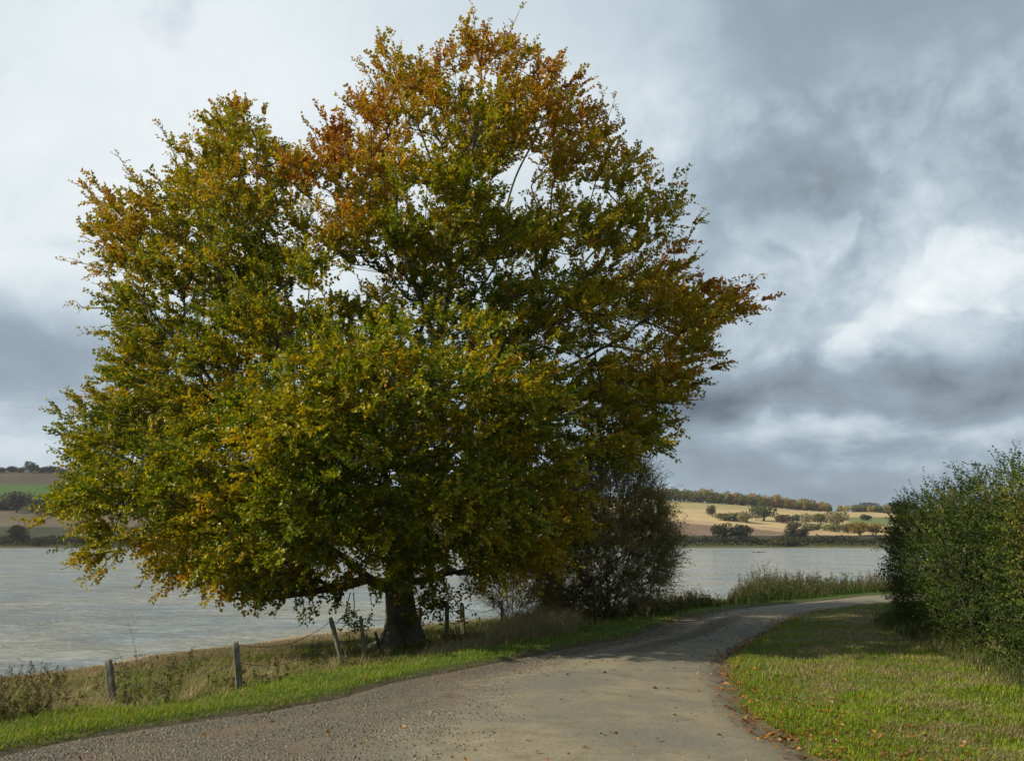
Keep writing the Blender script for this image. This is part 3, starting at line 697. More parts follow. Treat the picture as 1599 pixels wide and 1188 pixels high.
    fk = np.array(off[fork])+[0, 0, 1.8]; out = norm(base-fk); loc = norm(base-C[own]+1e-4)
    dirs = out*.8+loc*.5+rng.normal(0, .38, base.shape)*[1, 1, .7]+np.array([0, 0, .12])
    L = .34+.32*rng.random(len(base))
    # long bare leaders at the top and the tips
    clump_n = fbm(C[:, 0]*.9, C[:, 2]*.9, .35, 120); cl2 = rng.random(len(C)); cl3 = vnoise(C[:, 0]+C[:, 1]*.7, C[:, 2]+C[:, 1]*.3, .8, 130)
    top = np.interp(cpy, [30, 250, 480, 700, 900], [.52, .42, .26, .18, .14]); right = np.interp(cpx, [900, 1100], [0, .30])*np.interp(cpy, [380, 430, 560, 650], [0.1, 1, .8, .1])
    rim = np.interp(ce, [10, 55, 130], [.18, .09, 0])
    drift = np.exp(-(((cpx-530)/90)**2+((cpy-270)/90)**2))*.28 - np.exp(-(((cpx-400)/60)**2+((cpy-190)/50)**2))*.12 - np.exp(-(((cpx-480)/60)**2+((cpy-330)/70)**2))*.1
    low = np.interp(cpx, [80, 500, 900], [.0, -.03, -.04])*np.interp(cpy, [450, 600], [0, 1])
    aut = np.clip(top+right+rim+drift+low+(clump_n-.5)*.3+(cl3-.5)*.30+(cl2-.5)*.30+.01, 0, 1)
    red = [(257, 648, 14), (182, 868, 14), (480, 820, 10)]
    pal_x = [0, .22, .40, .55, .70, .85, 1.0]
    pal = np.array([[.080, .128, .004], [.185, .225, .006], [.40, .345, .009], [.45, .325, .012], [.50, .265, .012], [.42, .165, .012], [.32, .09, .012]])
    ash = np.clip(aut[own]+rng.normal(0, .08, len(own)), 0, 1)
    for rx, ry, rr in red:
        q = np.hypot(cpx[own]-rx, cpy[own]-ry) < rr; ash[q] = .95
    def colf(B, sidx):
        a = np.clip(ash[sidx]+rng.normal(0, .09, len(B)), 0, 1)
        c = np.stack([np.interp(a, pal_x, pal[:, k]) for k in range(3)], 1); return c*(.75+.5*rng.random((len(B), 1)))
    # bare leaders
    tw, (V, F, Cl) = grow_shoots(base-TB, dirs, L, 14, .096, .077, lambda B, s: colf(B, s), .0042, .10)
    rad_done = 1; cr = Acc(); cr.add(V, F, Cl)
    tb = Acc(); tb.add(*tw)
    # twiggy leaders that break out of the outline
    out_px = [(737, 8, 740, 80), (812, 15, 790, 90), (610, 60, 640, 130), (560, 95, 600, 160), (880, 85, 860, 140), (940, 140, 955, 250), (960, 155, 960, 250), (690, 70, 690, 120), (1068, 290, 1050, 340), (1188, 428, 1130, 470),
              (1150, 440, 1110, 470), (185, 245, 240, 320), (250, 195, 280, 270), (150, 290, 200, 350), (105, 408, 180, 430), (118, 470, 170, 480), (130, 520, 180, 520), (345, 175, 370, 210), (1185, 480, 1130, 480), (1022, 262, 980, 300),
              (115, 640, 180, 650), (85, 700, 150, 710), (80, 790, 150, 780), (90, 858, 150, 840), (120, 905, 170, 870), (470, 960, 462, 925), (545, 985, 547, 925), (1040, 690, 1010, 660), (1110, 548, 1090, 510), (475, 190, 500, 230)]
    bb = []; bd = []; so_ = []; tl_ = []
    for (x1, y1, x0, y0) in out_px:
        a0 = A3(x0, y0, rng.uniform(-.6, .3))-TB; a1 = A3(x1, y1, rng.uniform(-.6, .3))-TB
        j = catmull(np.array([a0, (a0+a1)/2+rng.normal(0, .09, 3), a1]), 4); V, F = tube(j, np.linspace(.016, .005, len(j)), 4); tb.add(V, F)
        nn = max(2, int(np.linalg.norm(a1-a0)/.22))
        for t in np.linspace(.25, 1, nn):
            p = j[int(t*(len(j)-1))]
            for _ in range(2): bb.append(p); bd.append(norm(a1-a0)+rng.normal(0, .5, 3)); so_.append(np.clip(.5 if y1 < 560 else .25, 0, 1)+rng.normal(0, .12)+(.2 if x1 > 1100 else 0))
    so_ = np.array(so_)
    def colg(B, s):
        a = np.clip(so_[s]+rng.normal(0, .09, len(B)), 0, 1); c = np.stack([np.interp(a, pal_x, pal[:, k]) for k in range(3)], 1); return c*(.75+.5*rng.random((len(B), 1)))
    tw, (V, F, Cl) = grow_shoots(np.array(bb), np.array(bd), .18+.16*rng.random(len(bb)), 6, .075, .054, colg, .003, .1); cr.add(V, F, Cl); tb.add(*tw)
    # leafy shoots hugging the trunk and hanging by it
    ep = []; ed = []
    for (x, y, sx_, sy_, w, n_) in [(668, 905, 28, 30, -.55, 80), (672, 935, 34, 26, -.6, 90), (735, 920, 34, 9, -.7, 26), (690, 945, 26, 12, -.8, 26), (722, 955, 12, 18, -.8, 10), (645, 868, 50, 20, -.6, 50), (560, 975, 20, 16, -.7, 20), (545, 960, 12, 6, -.7, 8), (640, 960, 20, 14, -.5, 22), (473, 955, 6, 12, -1., 8)]:
        q = np.stack([rng.normal(x, sx_*.5, n_), rng.normal(y, sy_*.5, n_)], 1); pp = atv(q[:, 0], q[:, 1], TD+w+rng.normal(0, .2, n_))-TB
        ep.append(pp); ed.append(rng.normal(0, 1, (n_, 3))+[0, -.3, -.2])
    ep = np.concatenate(ep); so_ = np.clip(rng.normal(.22, .16, len(ep)), 0, 1)
    tw, (V, F, Cl) = grow_shoots(ep, np.concatenate(ed), .16+.14*rng.random(len(ep)), 6, .082, .062, colg, .003, .2); cr.add(V, F, Cl); tb.add(*tw)
    # stems that carry those shoots
    for pth in ([(640, 950), (672, 935), (705, 925), (740, 918), (762, 920)], [(650, 965), (690, 948), (715, 955)], [(552, 925), (553, 950), (548, 975), (560, 985)], [(470, 925), (474, 945), (473, 970)], [(450, 930), (437, 940), (430, 955), (412, 958)],
                [(560, 600), (565, 640), (600, 700), (612, 760)], [(620, 640), (612, 680), (615, 730)]):
        j = catmull(np.array([A3(x, y, -.65 if y > 900 else -5.2)-TB for x, y in pth]), 4); V, F = tube(j, np.linspace(.014, .005, len(j)), 4); tb.add(V, F)
    tb.build('shoots', M_TWIG, root)
    cr.build('crown', M_LEAF, root); print('leaves', sum(len(f) for f in cr.F[3])//2)
build_beech()

# ------------------------------------------------------------------ fence posts and wire
def fence_post(top, bot, w, label, square=True):
    """leaning weathered post from its foot pixel to its head pixel"""
    f = hit(*bot); h = at(top[0], top[1], f[1]+.02); d = h-f; L = np.linalg.norm(d); foot = f-norm(d)*.3
    ring = []; n = 14; ks = 8; a, b = frame(d[None]); a = a[0]; b = b[0]; yaw = rng.uniform(-.3, .3)
    a, b = a*cos(yaw)+b*sin(yaw), b*cos(yaw)-a*sin(yaw); r = w/2
    prof = [(1, .7), (.7, 1), (-.7, 1), (-1, .7), (-1, -.7), (-.7, -1), (.7, -1), (1, -.7)] if square else [(cos(t), sin(t)) for t in np.arange(8)*pi/4]
    V = []
    for i_ in range(n):
        t = i_/(n-1); c = foot+(h-foot)*t; s = 1+.08*(rng.random()-.5) if 0 < i_ < n-2 else 1.
        if i_ == n-1: s = .72
        for (p, q) in prof: V.append(c+(a*p+b*q)*r*s*(1+.05*(rng.random()-.5)))
    V = np.array(V)
    top_ring = V[-8:]; V[-8:] += norm(d)*((top_ring-h)@a)[:, None]*.35        # weathered, slanting head
    V = np.vstack([V, h+norm(d)*.012]); i = np.arange(n-1)[:, None]*8; j = np.arange(8)[None]
    F = np.stack([i+j, i+(j+1) % 8, i+8+(j+1) % 8, i+8+j], -1).reshape(-1, 4); b0 = (n-1)*8
    cap = np.array([[b0+q, b0+(q+1) % 8, len(V)-1] for q in range(8)])
    o = mesh_obj('fence_post', V-f, [cap, F], M_POST); o.location = f
    tag(o, label, 'fence post', 'wooden posts of the lakeside fence'); return f, h
posts = [fence_post((169, 1030), (177, 1104), .10, 'grey wooden fence post nearest the left edge, leaning slightly among brown weeds'),
         fence_post((368, 1002), (374, 1074), .095, 'weathered square fence post leaning in the long grass, between the leftmost post and the beech'),
         fence_post((516, 964), (536, 1041), .10, 'strongly leaning fence post with a round head, left of the beech trunk', False),
         fence_post((563, 962), (571, 1033), .09, 'dark fence post partly behind leaves, closest on the left of the beech trunk', False),
         fence_post((657, 950), (649, 1004), .12, 'dark stake propped against the right side of the beech trunk', False),
         fence_post((698, 939), (698, 1004), .095, 'dark upright fence post right of the beech, nearer of the pair', True),
         fence_post((721, 942), (724, 1000), .105, 'pale yellowish fence post just behind the dark upright one', True)]
extra = fence_post((783, 938), (785, 982), .07, 'thin post half buried in straw grass and scrub beyond the pale post', True)
posts.append(extra)
def wire(frac, label):
    acc = Acc(); bar = Acc(); prev = None; pl = [posts[k] for k in (0, 1, 2, 3, 5, 6, 7)]
    for a_, b_ in zip(pl[:-1], pl[1:]):
        p = a_[0]+(a_[1]-a_[0])*frac; q = b_[0]+(b_[1]-b_[0])*frac; n = 14; t = np.linspace(0, 1, n)[:, None]
        if a_ is pl[0] : p = a_[0]+(a_[1]-a_[0])*(frac*.8)
        c = p*(1-t)+q*t; L = np.linalg.norm(q-p); c[:, 2] -= (4*t*(1-t))[:, 0]*L*.035*(1+.5*rng.random()); c += rng.normal(0, .006, c.shape)
        V, F = tube(c, np.full(n, .0042), 4); acc.add(V, F)
        for s in np.arange(.08, L, .13):
            k = s/L*(n-1); i0 = int(k); z = c[i0]*(1-(k-i0))+c[min(i0+1, n-1)]*(k-i0); dd = rng.normal(0, 1, (2, 3)); dd = norm(dd)*.022
            V, F = sticks(z-dd, z+dd, .003, .0015, 3); acc.add(V, F)
    o = acc.build('barbed_wire', M_WIRE); tag(o, label, 'wire', 'strands of the lakeside fence')
wire(.93, 'rusty top strand of barbed wire sagging between the fence posts')
wire(.55, 'lower strand of barbed wire halfway down the fence posts, mostly lost in grass')

# ------------------------------------------------------------------ grasses
def scatter(n, x0, x1, y0, y1): return np.stack([rng.uniform(x0, x1, n), rng.uniform(y0, y1, n)], 1)
def scatter_view(n, pxa, pxb, Ya, Yb, power=1.0):
    """ground points spread more thickly near the lane's viewpoint, over a wedge wider than the photo"""
    u = rng.random(n); Y = 1/(1/Ya+(1/Yb-1/Ya)*u) if power == 1 else Ya+(Yb-Ya)*u; px = rng.uniform(pxa, pxb, n); return np.stack([(px-CX)/FPX*Y, Y], 1)
def put(P): return np.column_stack([P, Z(P[:, 0], P[:, 1])-.01])
GREEN = np.array([.25, .33, .02]); GREEN2 = np.array([.14, .21, .015]); STRAW = np.array([.46, .37, .20]); HAY = np.array([.26, .20, .11])
acc = Acc()
P = scatter_view(330000, -250, 1150, 8.5, 42); s = sdist(P, LEc); k = (s > -.05+.22*fbm(P[:, 0], P[:, 1], 2.2, 201)) & (s < 3.2); P = P[k]; s = s[k]
f = fbm(P[:, 0], P[:, 1], 1.4, 202); k = rng.random(len(P)) < np.clip(1.25-s/2.6, .12, 1); P, s, f = P[k], s[k], f[k]
H = (.03+.06*rng.random(len(P))**1.5)*(.35+1.5*f)*np.interp(s, [0, .3, 1.5, 3], [.5, .95, 1.2, 1.7]); t = np.clip(f*1.5-.3+rng.normal(0, .2, len(P)), 0, 1)[:, None]
C = GREEN2*(1-t)+GREEN*t; dry = rng.random(len(P)) < np.interp(s, [0, .6, 2, 3], [.22, .14, .25, .5]); C[dry] = STRAW*.8
V, F = blades(put(P), H, .005+.005*rng.random(len(P)), .25+.9*rng.random(len(P))); acc.add(V, F, np.repeat(shade(C, len(P), .4, .12), 3, 0))
tag(acc.build('verge_grass', M_GRASS), 'short bright green grass along the lake side of the lane', 'grass', kind='stuff')
acc = Acc()
P = np.vstack([scatter_view(330000, 1050, 1850, 8.2, 34), scatter(16000, 3, 12, 0, 8.2)]); r = -sdist(P, REc); k = (r > -.02+.3*fbm(P[:, 0], P[:, 1], 2.0, 211)) & (r < 12); P = P[k]; r = r[k]
f = fbm(P[:, 0], P[:, 1], .9, 212); f2 = fbm(P[:, 0], P[:, 1], 2.6, 213); k = rng.random(len(P)) < np.clip(f2*1.9-.15, .25, 1); P, r, f, f2 = P[k], r[k], f[k], f2[k]
hay = sstep(fbm(P[:, 0], P[:, 1]*1.4, 1.1, 31+0)*.65+f2*.5+np.where((P[:, 1] > 20) & (P[:, 0] > 6.5), .1, 0), .46, .64)*np.clip((r-.2)/1.2, 0, 1)
isdry = rng.random(len(P)) < hay*.62+.08; t = np.clip(f*1.6-.3+rng.normal(0, .2, len(P)), 0, 1)[:, None]
C = GREEN2*(1-t)+GREEN*t; C[isdry] = (STRAW*(.5+.5*rng.random((len(P), 1))))[isdry]
H = (.04+.07*rng.random(len(P)))*(.6+.9*f)*np.interp(r, [0, .4, 2, 9], [.7, 1.0, 1.0, 1.2]); lean = .3+.7*rng.random(len(P)); lean[isdry] = 1.1; H[isdry] *= 1.05
V, F = blades(put(P), H*.85, .005+.005*rng.random(len(P)), lean); acc.add(V, F, np.repeat(shade(C, len(P), .4, .12), 3, 0))
tag(acc.build('meadow_grass', M_GRASS), 'mown green grass with pale hay on the right of the lane', 'grass', kind='stuff')

# rough lakeside grass and weeds between verge and shore
acc = Acc()
P = np.vstack([scatter_view(300000, -350, 1500, 10, 60), scatter_view(60000, -350, 1000, 10, 40)]); s = sdist(P, LEc); k = (s > 1.5+.9*fbm(P[:, 0], P[:, 1], .9, 221)) & (s < 16.0); P, s = P[k], s[k]
f = fbm(P[:, 0], P[:, 1], .7, 222); f2 = fbm(P[:, 0], P[:, 1], 2.0, 223)
px = CX+FPX*P[:, 0]/P[:, 1]
tall = np.interp(s, [1.5, 2.6, 4.5, 8, 16], [.08, .15, .24, .22, .10])*(.45+1.1*f)*np.interp(px, [300, 520, 740, 860], [1, .75, 1.1, 1.6])
green = (f2+f*.4 > .60) & (s < 10); wcol = np.where(green[:, None], np.array([[.17, .26, .03]]), np.array([[.32, .28, .14]]))
wcol = np.where((rng.random(len(P)) < .30)[:, None], np.array([[.30, .245, .15]]), wcol); wcol = np.where((rng.random(len(P)) < .15)[:, None], np.array([[.10, .07, .045]]), wcol)
wcol = np.where((s > 11)[:, None], np.array([[.27, .21, .13]])*(.7+.5*rng.random((len(P), 1))), wcol)
V, F = blades(put(P), tall*(.4+.8*rng.random(len(P))), .007+.007*rng.random(len(P)), .3+.9*rng.random(len(P))); acc.add(V, F, np.repeat(shade(wcol, len(P), .3), 3, 0))
tag(acc.build('rough_grass', M_GRASS), 'rough brown and green grass sloping from the verge to the water', 'grass', kind='stuff')

def stalks(name, label, cat, P, H, stemc, headc, nb=3, lean=.18, leafy=True, leafc=None, hr=.012):
    """upright dead stems with side branches and seed heads"""
    n = len(P); B = put(P); th = rng.random(n)*2*pi; ln = lean*rng.random(n); top = B+np.stack([np.cos(th)*ln*H, np.sin(th)*ln*H, H], 1); mid = (B+top)/2+rng.normal(0, .02, B.shape)
    acc = Acc()
    for a_, b_, r0, r1 in ((B, mid, .0045, .0035), (mid, top, .0035, .0018)):
        V, F = sticks(a_, b_, r0, r1, 3); acc.add(V, F, np.tile(shade(stemc, n, .25), (3, 1)))
    for k in range(nb):
        t = rng.uniform(.45, .95, (n, 1)); a_ = B*(1-t)+top*t; d = rng.normal(0, 1, (n, 3))*[1, 1, .2]+[0, 0, .9]; b_ = a_+norm(d)*(H*.22)[:, None]*rng.uniform(.5, 1, (n, 1))
        V, F = sticks(a_, b_, .0025, .0015, 3); acc.add(V, F, np.tile(shade(stemc, n, .25), (3, 1)))
        for m_ in range(5):
            q = a_+(b_-a_)*rng.uniform(.3, 1.05, (n, 1))+rng.normal(0, .008, (n, 3)); V, F = leafmesh(q, rng.normal(0, 1, (n, 3))+[0, 0, .6], rng.normal(0, 1, (n, 3)), hr*2.4, hr*1.5); acc.add(V, F, np.repeat(shade(headc, n, .35), 2, 0))
    if leafy:
        for m_ in range(6):
            t = rng.uniform(.1, .9, (n, 1)); q = B*(1-t)+top*t; V, F = leafmesh(q, rng.normal(0, 1, (n, 3))+[0, 0, .1], rng.normal(0, 1, (n, 3))+[0, 0, 1], .08, .035); acc.add(V, F, np.repeat(shade(leafc, n, .35), 2, 0))
    return tag(acc.build(name, M_DRY), label, cat, kind='stuff')
P = scatter_view(6000, -300, 620, 10.5, 26); s = sdist(P, LEc); px = CX+FPX*P[:, 0]/P[:, 1]
k = (s > 1.7) & (s < 9) & (rng.random(len(P)) < np.interp(px, [0, 110, 150, 260, 500], [.8, .6, .12, .25, .28])*np.where((px > 150) & (px < 215) & (P[:, 1] < 15), .1, 1)*sstep(fbm(P[:, 0], P[:, 1], .9, 231), .40, .62)); P, s = P[k], s[k]; print('weeds', len(P))
stalks('tall_weeds', 'brown dead weeds with seed heads thick around the left fence posts', 'weeds', P, (.22+.36*rng.random(len(P)))*np.interp(s, [1.7, 3, 5], [.55, .8, 1.]), (.19, .145, .09), (.17, .12, .075), leafc=(.12, .14, .045))
P = scatter_view(3800, 660, 900, 19, 36, 2); s = sdist(P, LEc); k = (s > 1.6) & (s < 6) & (rng.random(len(P)) < .8); P = P[k]
acc = Acc(); px = CX+FPX*P[:, 0]/P[:, 1]; H = np.interp(px, [640, 740, 820, 900], [.25, .42, .85, .7])*(.5+.6*rng.random(len(P)))
Pp = np.repeat(P, 5, 0)+rng.normal(0, .07, (len(P)*5, 2)); Hh = np.repeat(H, 5)*(.7+.5*rng.random(len(Pp)))
V, F = blades(put(Pp), Hh, .007, .3+.9*rng.random(len(Pp))); acc.add(V, F, np.repeat(shade((.30, .25, .15), len(Pp), .3), 3, 0))
tag(acc.build('straw_grass', M_DRY), 'tall pale straw grass along the fence right of the beech', 'grass', kind='stuff')
# arching tufts of pale grass among the fence posts
P = scatter_view(900, -250, 620, 11, 26); s = sdist(P, LEc); P = P[(s > 1.9) & (s < 9)][:100]; n_ = len(P)
Pp = np.repeat(P, 70, 0)+rng.normal(0, .07, (n_*70, 2)); hh_ = np.repeat(.22+.30*rng.random(n_), 70)*(.5+.7*rng.random(n_*70))
V, F = blades(put(Pp), hh_, .006, .5+.9*rng.random(len(Pp))); acc = Acc(); acc.add(V, F, np.repeat(shade((.40, .33, .19), len(Pp), .35), 3, 0))
tag(acc.build('straw_tufts', M_DRY), 'pale arching tufts of dead grass around the left fence posts', 'grass', kind='stuff')
# waterside reeds and weeds beyond the bend
P = scatter(60000, -2, 40, 24, 60); s = sdist(P, LEc); px = CX+FPX*P[:, 0]/P[:, 1]; k = (s > .55) & (s < 5.5) & (px > 985); P, s, px = P[k], s[k], px[k]
k = rng.random(len(P)) < np.interp(s, [.5, 1.2, 3, 5.5], [.3, 1, .9, .3]); P, s, px = P[k], s[k], px[k]
env = np.interp(px, [985, 1040, 1090, 1112, 1125, 1150, 1180, 1260, 1400, 1600], [.8, .75, .85, .35, .35, 1.15, 1.55, 1.1, 1.25, 1.3])
H = .78*env*(.30+1.05*fbm(P[:, 0], P[:, 1], .7, 241))*np.interp(s, [.5, 1.2, 2.2, 5.5], [.25, .6, 1, 1.05])*(.7+.5*rng.random(len(P)))
n_ = len(P); sel = rng.random(n_) < .38; print('reeds', n_)
stalks('lakeside_weeds', 'tall brown and green weeds lining the water side of the bend', 'weeds', P[sel], H[sel]*1.08, (.13, .10, .06), (.15, .105, .07), leafc=(.07, .085, .03), nb=4, hr=.014)
acc = Acc(); b_ = rng.random(n_) < np.where(fbm(P[:, 0], P[:, 1], .7, 241) > .46, .5, .10)
Bb = np.column_stack([P[b_], Z(P[b_, 0], P[b_, 1])+H[b_]*rng.uniform(.05, .95, b_.sum())]); tone = fbm(Bb[:, 0], Bb[:, 1], 1.1, 255)
def wcf(b, s_): t = np.clip((tone[s_]-.42)*4+rng.normal(0, .15, len(b)), 0, 1)[:, None]; return (np.array([[.085, .12, .035]])*(1-t)+np.array([[.20, .145, .085]])*t)*(.6+.7*rng.random((len(b), 1)))
tw, (V, F, C) = grow_shoots(Bb, rng.normal(0, .6, Bb.shape)+[0, 0, 1.], .18+.22*rng.random(len(Bb)), 9, .055, .034, wcf, .003, .1); acc.add(V, F, C); acc.add(*sticks([Bb[0]], [Bb[0]+[0, 0, .3]], .003, .002, 3), np.tile([[.1, .08, .05]], (3, 1)))
tag(acc.build('waterside_shrubs', M_GRASS), 'low leafy brown and green scrub mounded along the water side of the bend', 'scrub', kind='stuff')
acc = Acc(); Pp = np.repeat(P, 4, 0)+rng.normal(0, .08, (n_*4, 2)); Hh = np.repeat(H, 4)*(.5+.6*rng.random(n_*4)); s4 = np.repeat(s, 4)
g_ = (rng.random(len(Pp)) < np.interp(s4, [.5, 1.5, 3], [1, .9, .6]))[:, None]
C = np.where(g_, np.array([[.075, .12, .026]]), np.array([[.20, .17, .095]]))
V, F = blades(put(Pp), Hh, .016, .15+.45*rng.random(len(Pp))); acc.add(V, F, np.repeat(shade(C, len(Pp), .3), 3, 0))
tag(acc.build('reeds', M_GRASS), 'green and straw coloured reeds between the bend and the lake', 'reeds', kind='stuff')

# ------------------------------------------------------------------ fallen leaves and loose gravel
def flat_leaves(name, label, P, size, pal, lift=.012, onroad=False):
    n = len(P); z = Z(P[:, 0], P[:, 1]); z = np.where(z < 0, np.maximum(z, 0)+.03, z) if onroad else z
    B = np.column_stack([P, z+lift]); d = np.column_stack([rng.normal(0, 1, (n, 2)), rng.normal(0, .25, n)]); nn = norm(np.column_stack([rng.normal(0, .35, (n, 2)), np.ones(n)]))
    V, F = leafmesh(B, d, nn, size*(.7+.6*rng.random(n)), size*.75, .2); C = np.array(pal)[rng.integers(0, len(pal), n)]; acc = Acc(); acc.add(V, F, np.repeat(shade(C, n, .3), 2, 0))
    return tag(acc.build(name, M_LEAF), label, 'leaves', kind='stuff')
LP = [(.38, .17, .035), (.30, .12, .03), (.22, .09, .03), (.42, .22, .05), (.14, .07, .03)]
from mathutils.bvhtree import BVHTree
road_bvh = BVHTree.FromPolygons([tuple(p) for p in RV], [tuple(int(q) for q in f) for f in RF])
def road_z(P):
    out = np.empty(len(P))
    for k, (x, y) in enumerate(P):
        h = road_bvh.ray_cast(Vector((x, y, 3)), Vector((0, 0, -1))); zg = None; out[k] = h[0].z if h[0] else -9
    return out
def on_surface(P): return np.maximum(road_z(P), Z(P[:, 0], P[:, 1]))
def leaf_litter(name, label, P, size, pal, lift=.006):
    n = len(P); B = np.column_stack([P, on_surface(P)+lift+.012*rng.random(n)]); d = np.column_stack([rng.normal(0, 1, (n, 2)), rng.normal(0, .3, n)]); nn = norm(np.column_stack([rng.normal(0, .4, (n, 2)), np.ones(n)]))
    V, F = leafmesh(B, d, nn, size*(.7+.6*rng.random(n)), size*.75, .25); C = np.array(pal)[rng.integers(0, len(pal), n)]; acc = Acc(); acc.add(V, F, np.repeat(shade(C, n, .3), 2, 0))
    return tag(acc.build(name, M_LEAF), label, 'leaves', kind='stuff')
q = []
# along the right edge of the lane
k_ = rng.integers(0, len(RE)-1, 60000); tt = rng.random((60000, 1)); base = RE[k_]*(1-tt)+RE[k_+1]*tt; base = base+rng.normal(.12, .22, (60000, 1))*np.array([[1., 0.2]])
m_ = (base[:, 1] > 7) & (base[:, 1] < 30); base = base[m_]; q.append(base[:900])
b2 = scatter_view(4500, 1100, 1550, 8.3, 16); r = -sdist(b2, REc); m_ = (r > .05) & (rng.random(len(b2)) < .55*np.exp(-r/.75)); b2 = b2[m_]
# sprinkled on the lane and under the tree
b3 = scatter_view(110, 100, 1200, 8, 16); q.append(b3)
b4 = scatter(1500, 0, 7, 15, 30); s_ = sdist(b4, LEc); m_ = (s_ < .4) & (rng.random(len(b4)) < np.exp(s_/1.3)*.9+.06); q.append(b4[m_])
leaf_litter('fallen_leaves', 'orange and brown beech leaves lying along the lane edges', np.concatenate(q), .062, LP)
leaf_litter('grass_leaves', 'orange beech leaves caught in the grass blades of the right verge', b2, .058, LP, .045)
# gravel
P = scatter_view(70000, -200, 1150, 7.8, 26); k = road_bvh; s = -sdist(P, LEc)
wv = s/np.interp(P[:, 1], [8, 12, 16, 20, 26], [7.6, 6.6, 4.6, 3.8, 3.6]); lim = np.interp(P[:, 1], [8, 10, 14, 20, 27], [.46, .42, .30, .28, .10])
m_ = (s > .05) & (rng.random(len(P)) < np.clip((lim+.10-wv)/.12, .012, 1)*(.25+.9*(fbm(P[:, 0], P[:, 1], 1.2, 251) > .47))); P = P[m_][:16000]; n_ = len(P); print('stones', n_)
r_ = .006+.014*rng.random(n_)**2.5; c_ = np.column_stack([P, on_surface(P)]); o6 = np.array([[1, 0, 0], [-1, 0, 0], [0, 1, 0], [0, -1, 0], [0, 0, .75], [0, 0, -.5]], float)
V = c_[:, None]+o6[None]*r_[:, None, None]*(.7+.6*rng.random((n_, 6, 1))); f8 = np.array([[0, 2, 4], [2, 1, 4], [1, 3, 4], [3, 0, 4], [2, 0, 5], [1, 2, 5], [3, 1, 5], [0, 3, 5]])
F = ((np.arange(n_)*6)[:, None, None]+f8[None]).reshape(-1, 3); C = np.repeat(shade(np.where((rng.random(n_) < .3)[:, None], [[.22, .195, .15]], [[.14, .12, .09]]), n_, .4), 8, 0)
m, N = base_mat('pebble'); finish(N, principled(N, N.attr('col'), .9)); M_PEB = m
tag(mesh_obj('loose_gravel', V.reshape(-1, 3), F, M_PEB, col=C), 'loose grey gravel on the lay-by side of the lane', 'gravel', kind='stuff')

# ------------------------------------------------------------------ shrubs made from a skeleton
def shrub(name, label, cat, base, pts, stems, tipr, leaf=None, twL=.3, ntw=2, twc=M_GREYTWIG, nleaf=0, twigcol=None, leafm=None, lsize=.04, updir=.3, bf=.5, twr=.003):
    root = empty(name, base, label=label, cat=cat); sk = Skel(); cen = pts.mean(0)
    r0 = sk.add(base+[0, 0, -.1], -1)
    for (dx, dy, h) in stems: sk.chain([base+[dx*.4, dy*.4, h*.4], base+[dx, dy, h]], r0, .35)
    ids = sk.attach(pts, base, bf); rad = np.minimum(sk.radii(tipr, 2.3), .05); sk.P = [p-base for p in sk.P]; th = Acc(); sk.mesh(th, th, rad); th.build('stems', M_TWIG, root, True)
    B = np.repeat(pts, ntw, 0)-base; out = norm(B-np.array([0, 0, .4*cen[2]])); D = out+rng.normal(0, .55, B.shape)+[0, 0, updir]
    tw, (V, F, C) = grow_shoots(B, D, twL*(.5+rng.random(len(B))), max(nleaf, 1), lsize, lsize*.6, leaf if leaf else (lambda b, s: np.zeros((len(b), 3))), twr, .1, segs=3)
    a_ = Acc(); a_.add(*tw)
    # finer side twigs
    n = len(B); D2 = norm(D)+rng.normal(0, .6, B.shape); mid = B+norm(D)*(twL*.4); tw2, _ = grow_shoots(mid, D2, twL*.6*(.5+rng.random(n)), 1, .01, .01, lambda b, s: np.zeros((len(b), 3)), twr*.7, .1, segs=2); a_.add(*tw2)
    a_.build('twigs', twc, root)
    if nleaf: c_ = Acc(); c_.add(V, F, C); c_.build('foliage', leafm or M_HEDGE, root)
    return root
def region_pts(poly, n, Y, hd, md=0):
    xs = np.array(poly)[:, 0]; ys = np.array(poly)[:, 1]; px = rng.uniform(xs.min(), xs.max(), n*4); py = rng.uniform(ys.min(), ys.max(), n*4); m_ = point_in_poly(px, py, poly); px, py = px[m_][:n], py[m_][:n]
    e = edge_dist(px, py, poly); h = np.minimum(hd, .3+e/FPX*Y*1.2); return atv(px, py, Y+rng.uniform(-1, 1, len(px))*h)
bY = hit(950, 968)[1]; bb = hit(950, 968); print('bush', bb)
poly = [(862, 965), (835, 900), (850, 820), (880, 760), (925, 715), (960, 705), (1000, 728), (1025, 760), (1035, 800), (1052, 840), (1050, 885), (1030, 930), (1010, 962)]
def ol(b, s): c = np.array([[.28, .28, .09], [.34, .29, .11], [.38, .29, .13], [.22, .25, .07]])[rng.integers(0, 4, len(b))]; return c*(.7+.6*rng.random((len(b), 1)))
pts = region_pts(poly, 1500, bY, 2.2)
upper = pts[:, 2] > bb[2]+2.9
shrub('hawthorn_bush', 'tall half bare hawthorn with grey twigs standing behind the beech at the bend', 'bush', bb, pts[upper | (rng.random(len(pts)) < .6)], [(-1.2, .3, 2.2), (0, .5, 3.2), (.9, 0, 2.6), (1.2, -.5, 1.8), (-.5, -.7, 2.0)], 0.0045, ol, .55, 5, nleaf=9, lsize=.055, updir=.25, twr=.0045)
low = pts[~upper]; lowp = region_pts([(850, 968), (835, 900), (870, 850), (920, 810), (990, 790), (1040, 800), (1058, 850), (1030, 880), (1035, 905), (1000, 930), (1012, 962)], 1300, bY-.4, 2.2)
bb2 = hit(930, 974)
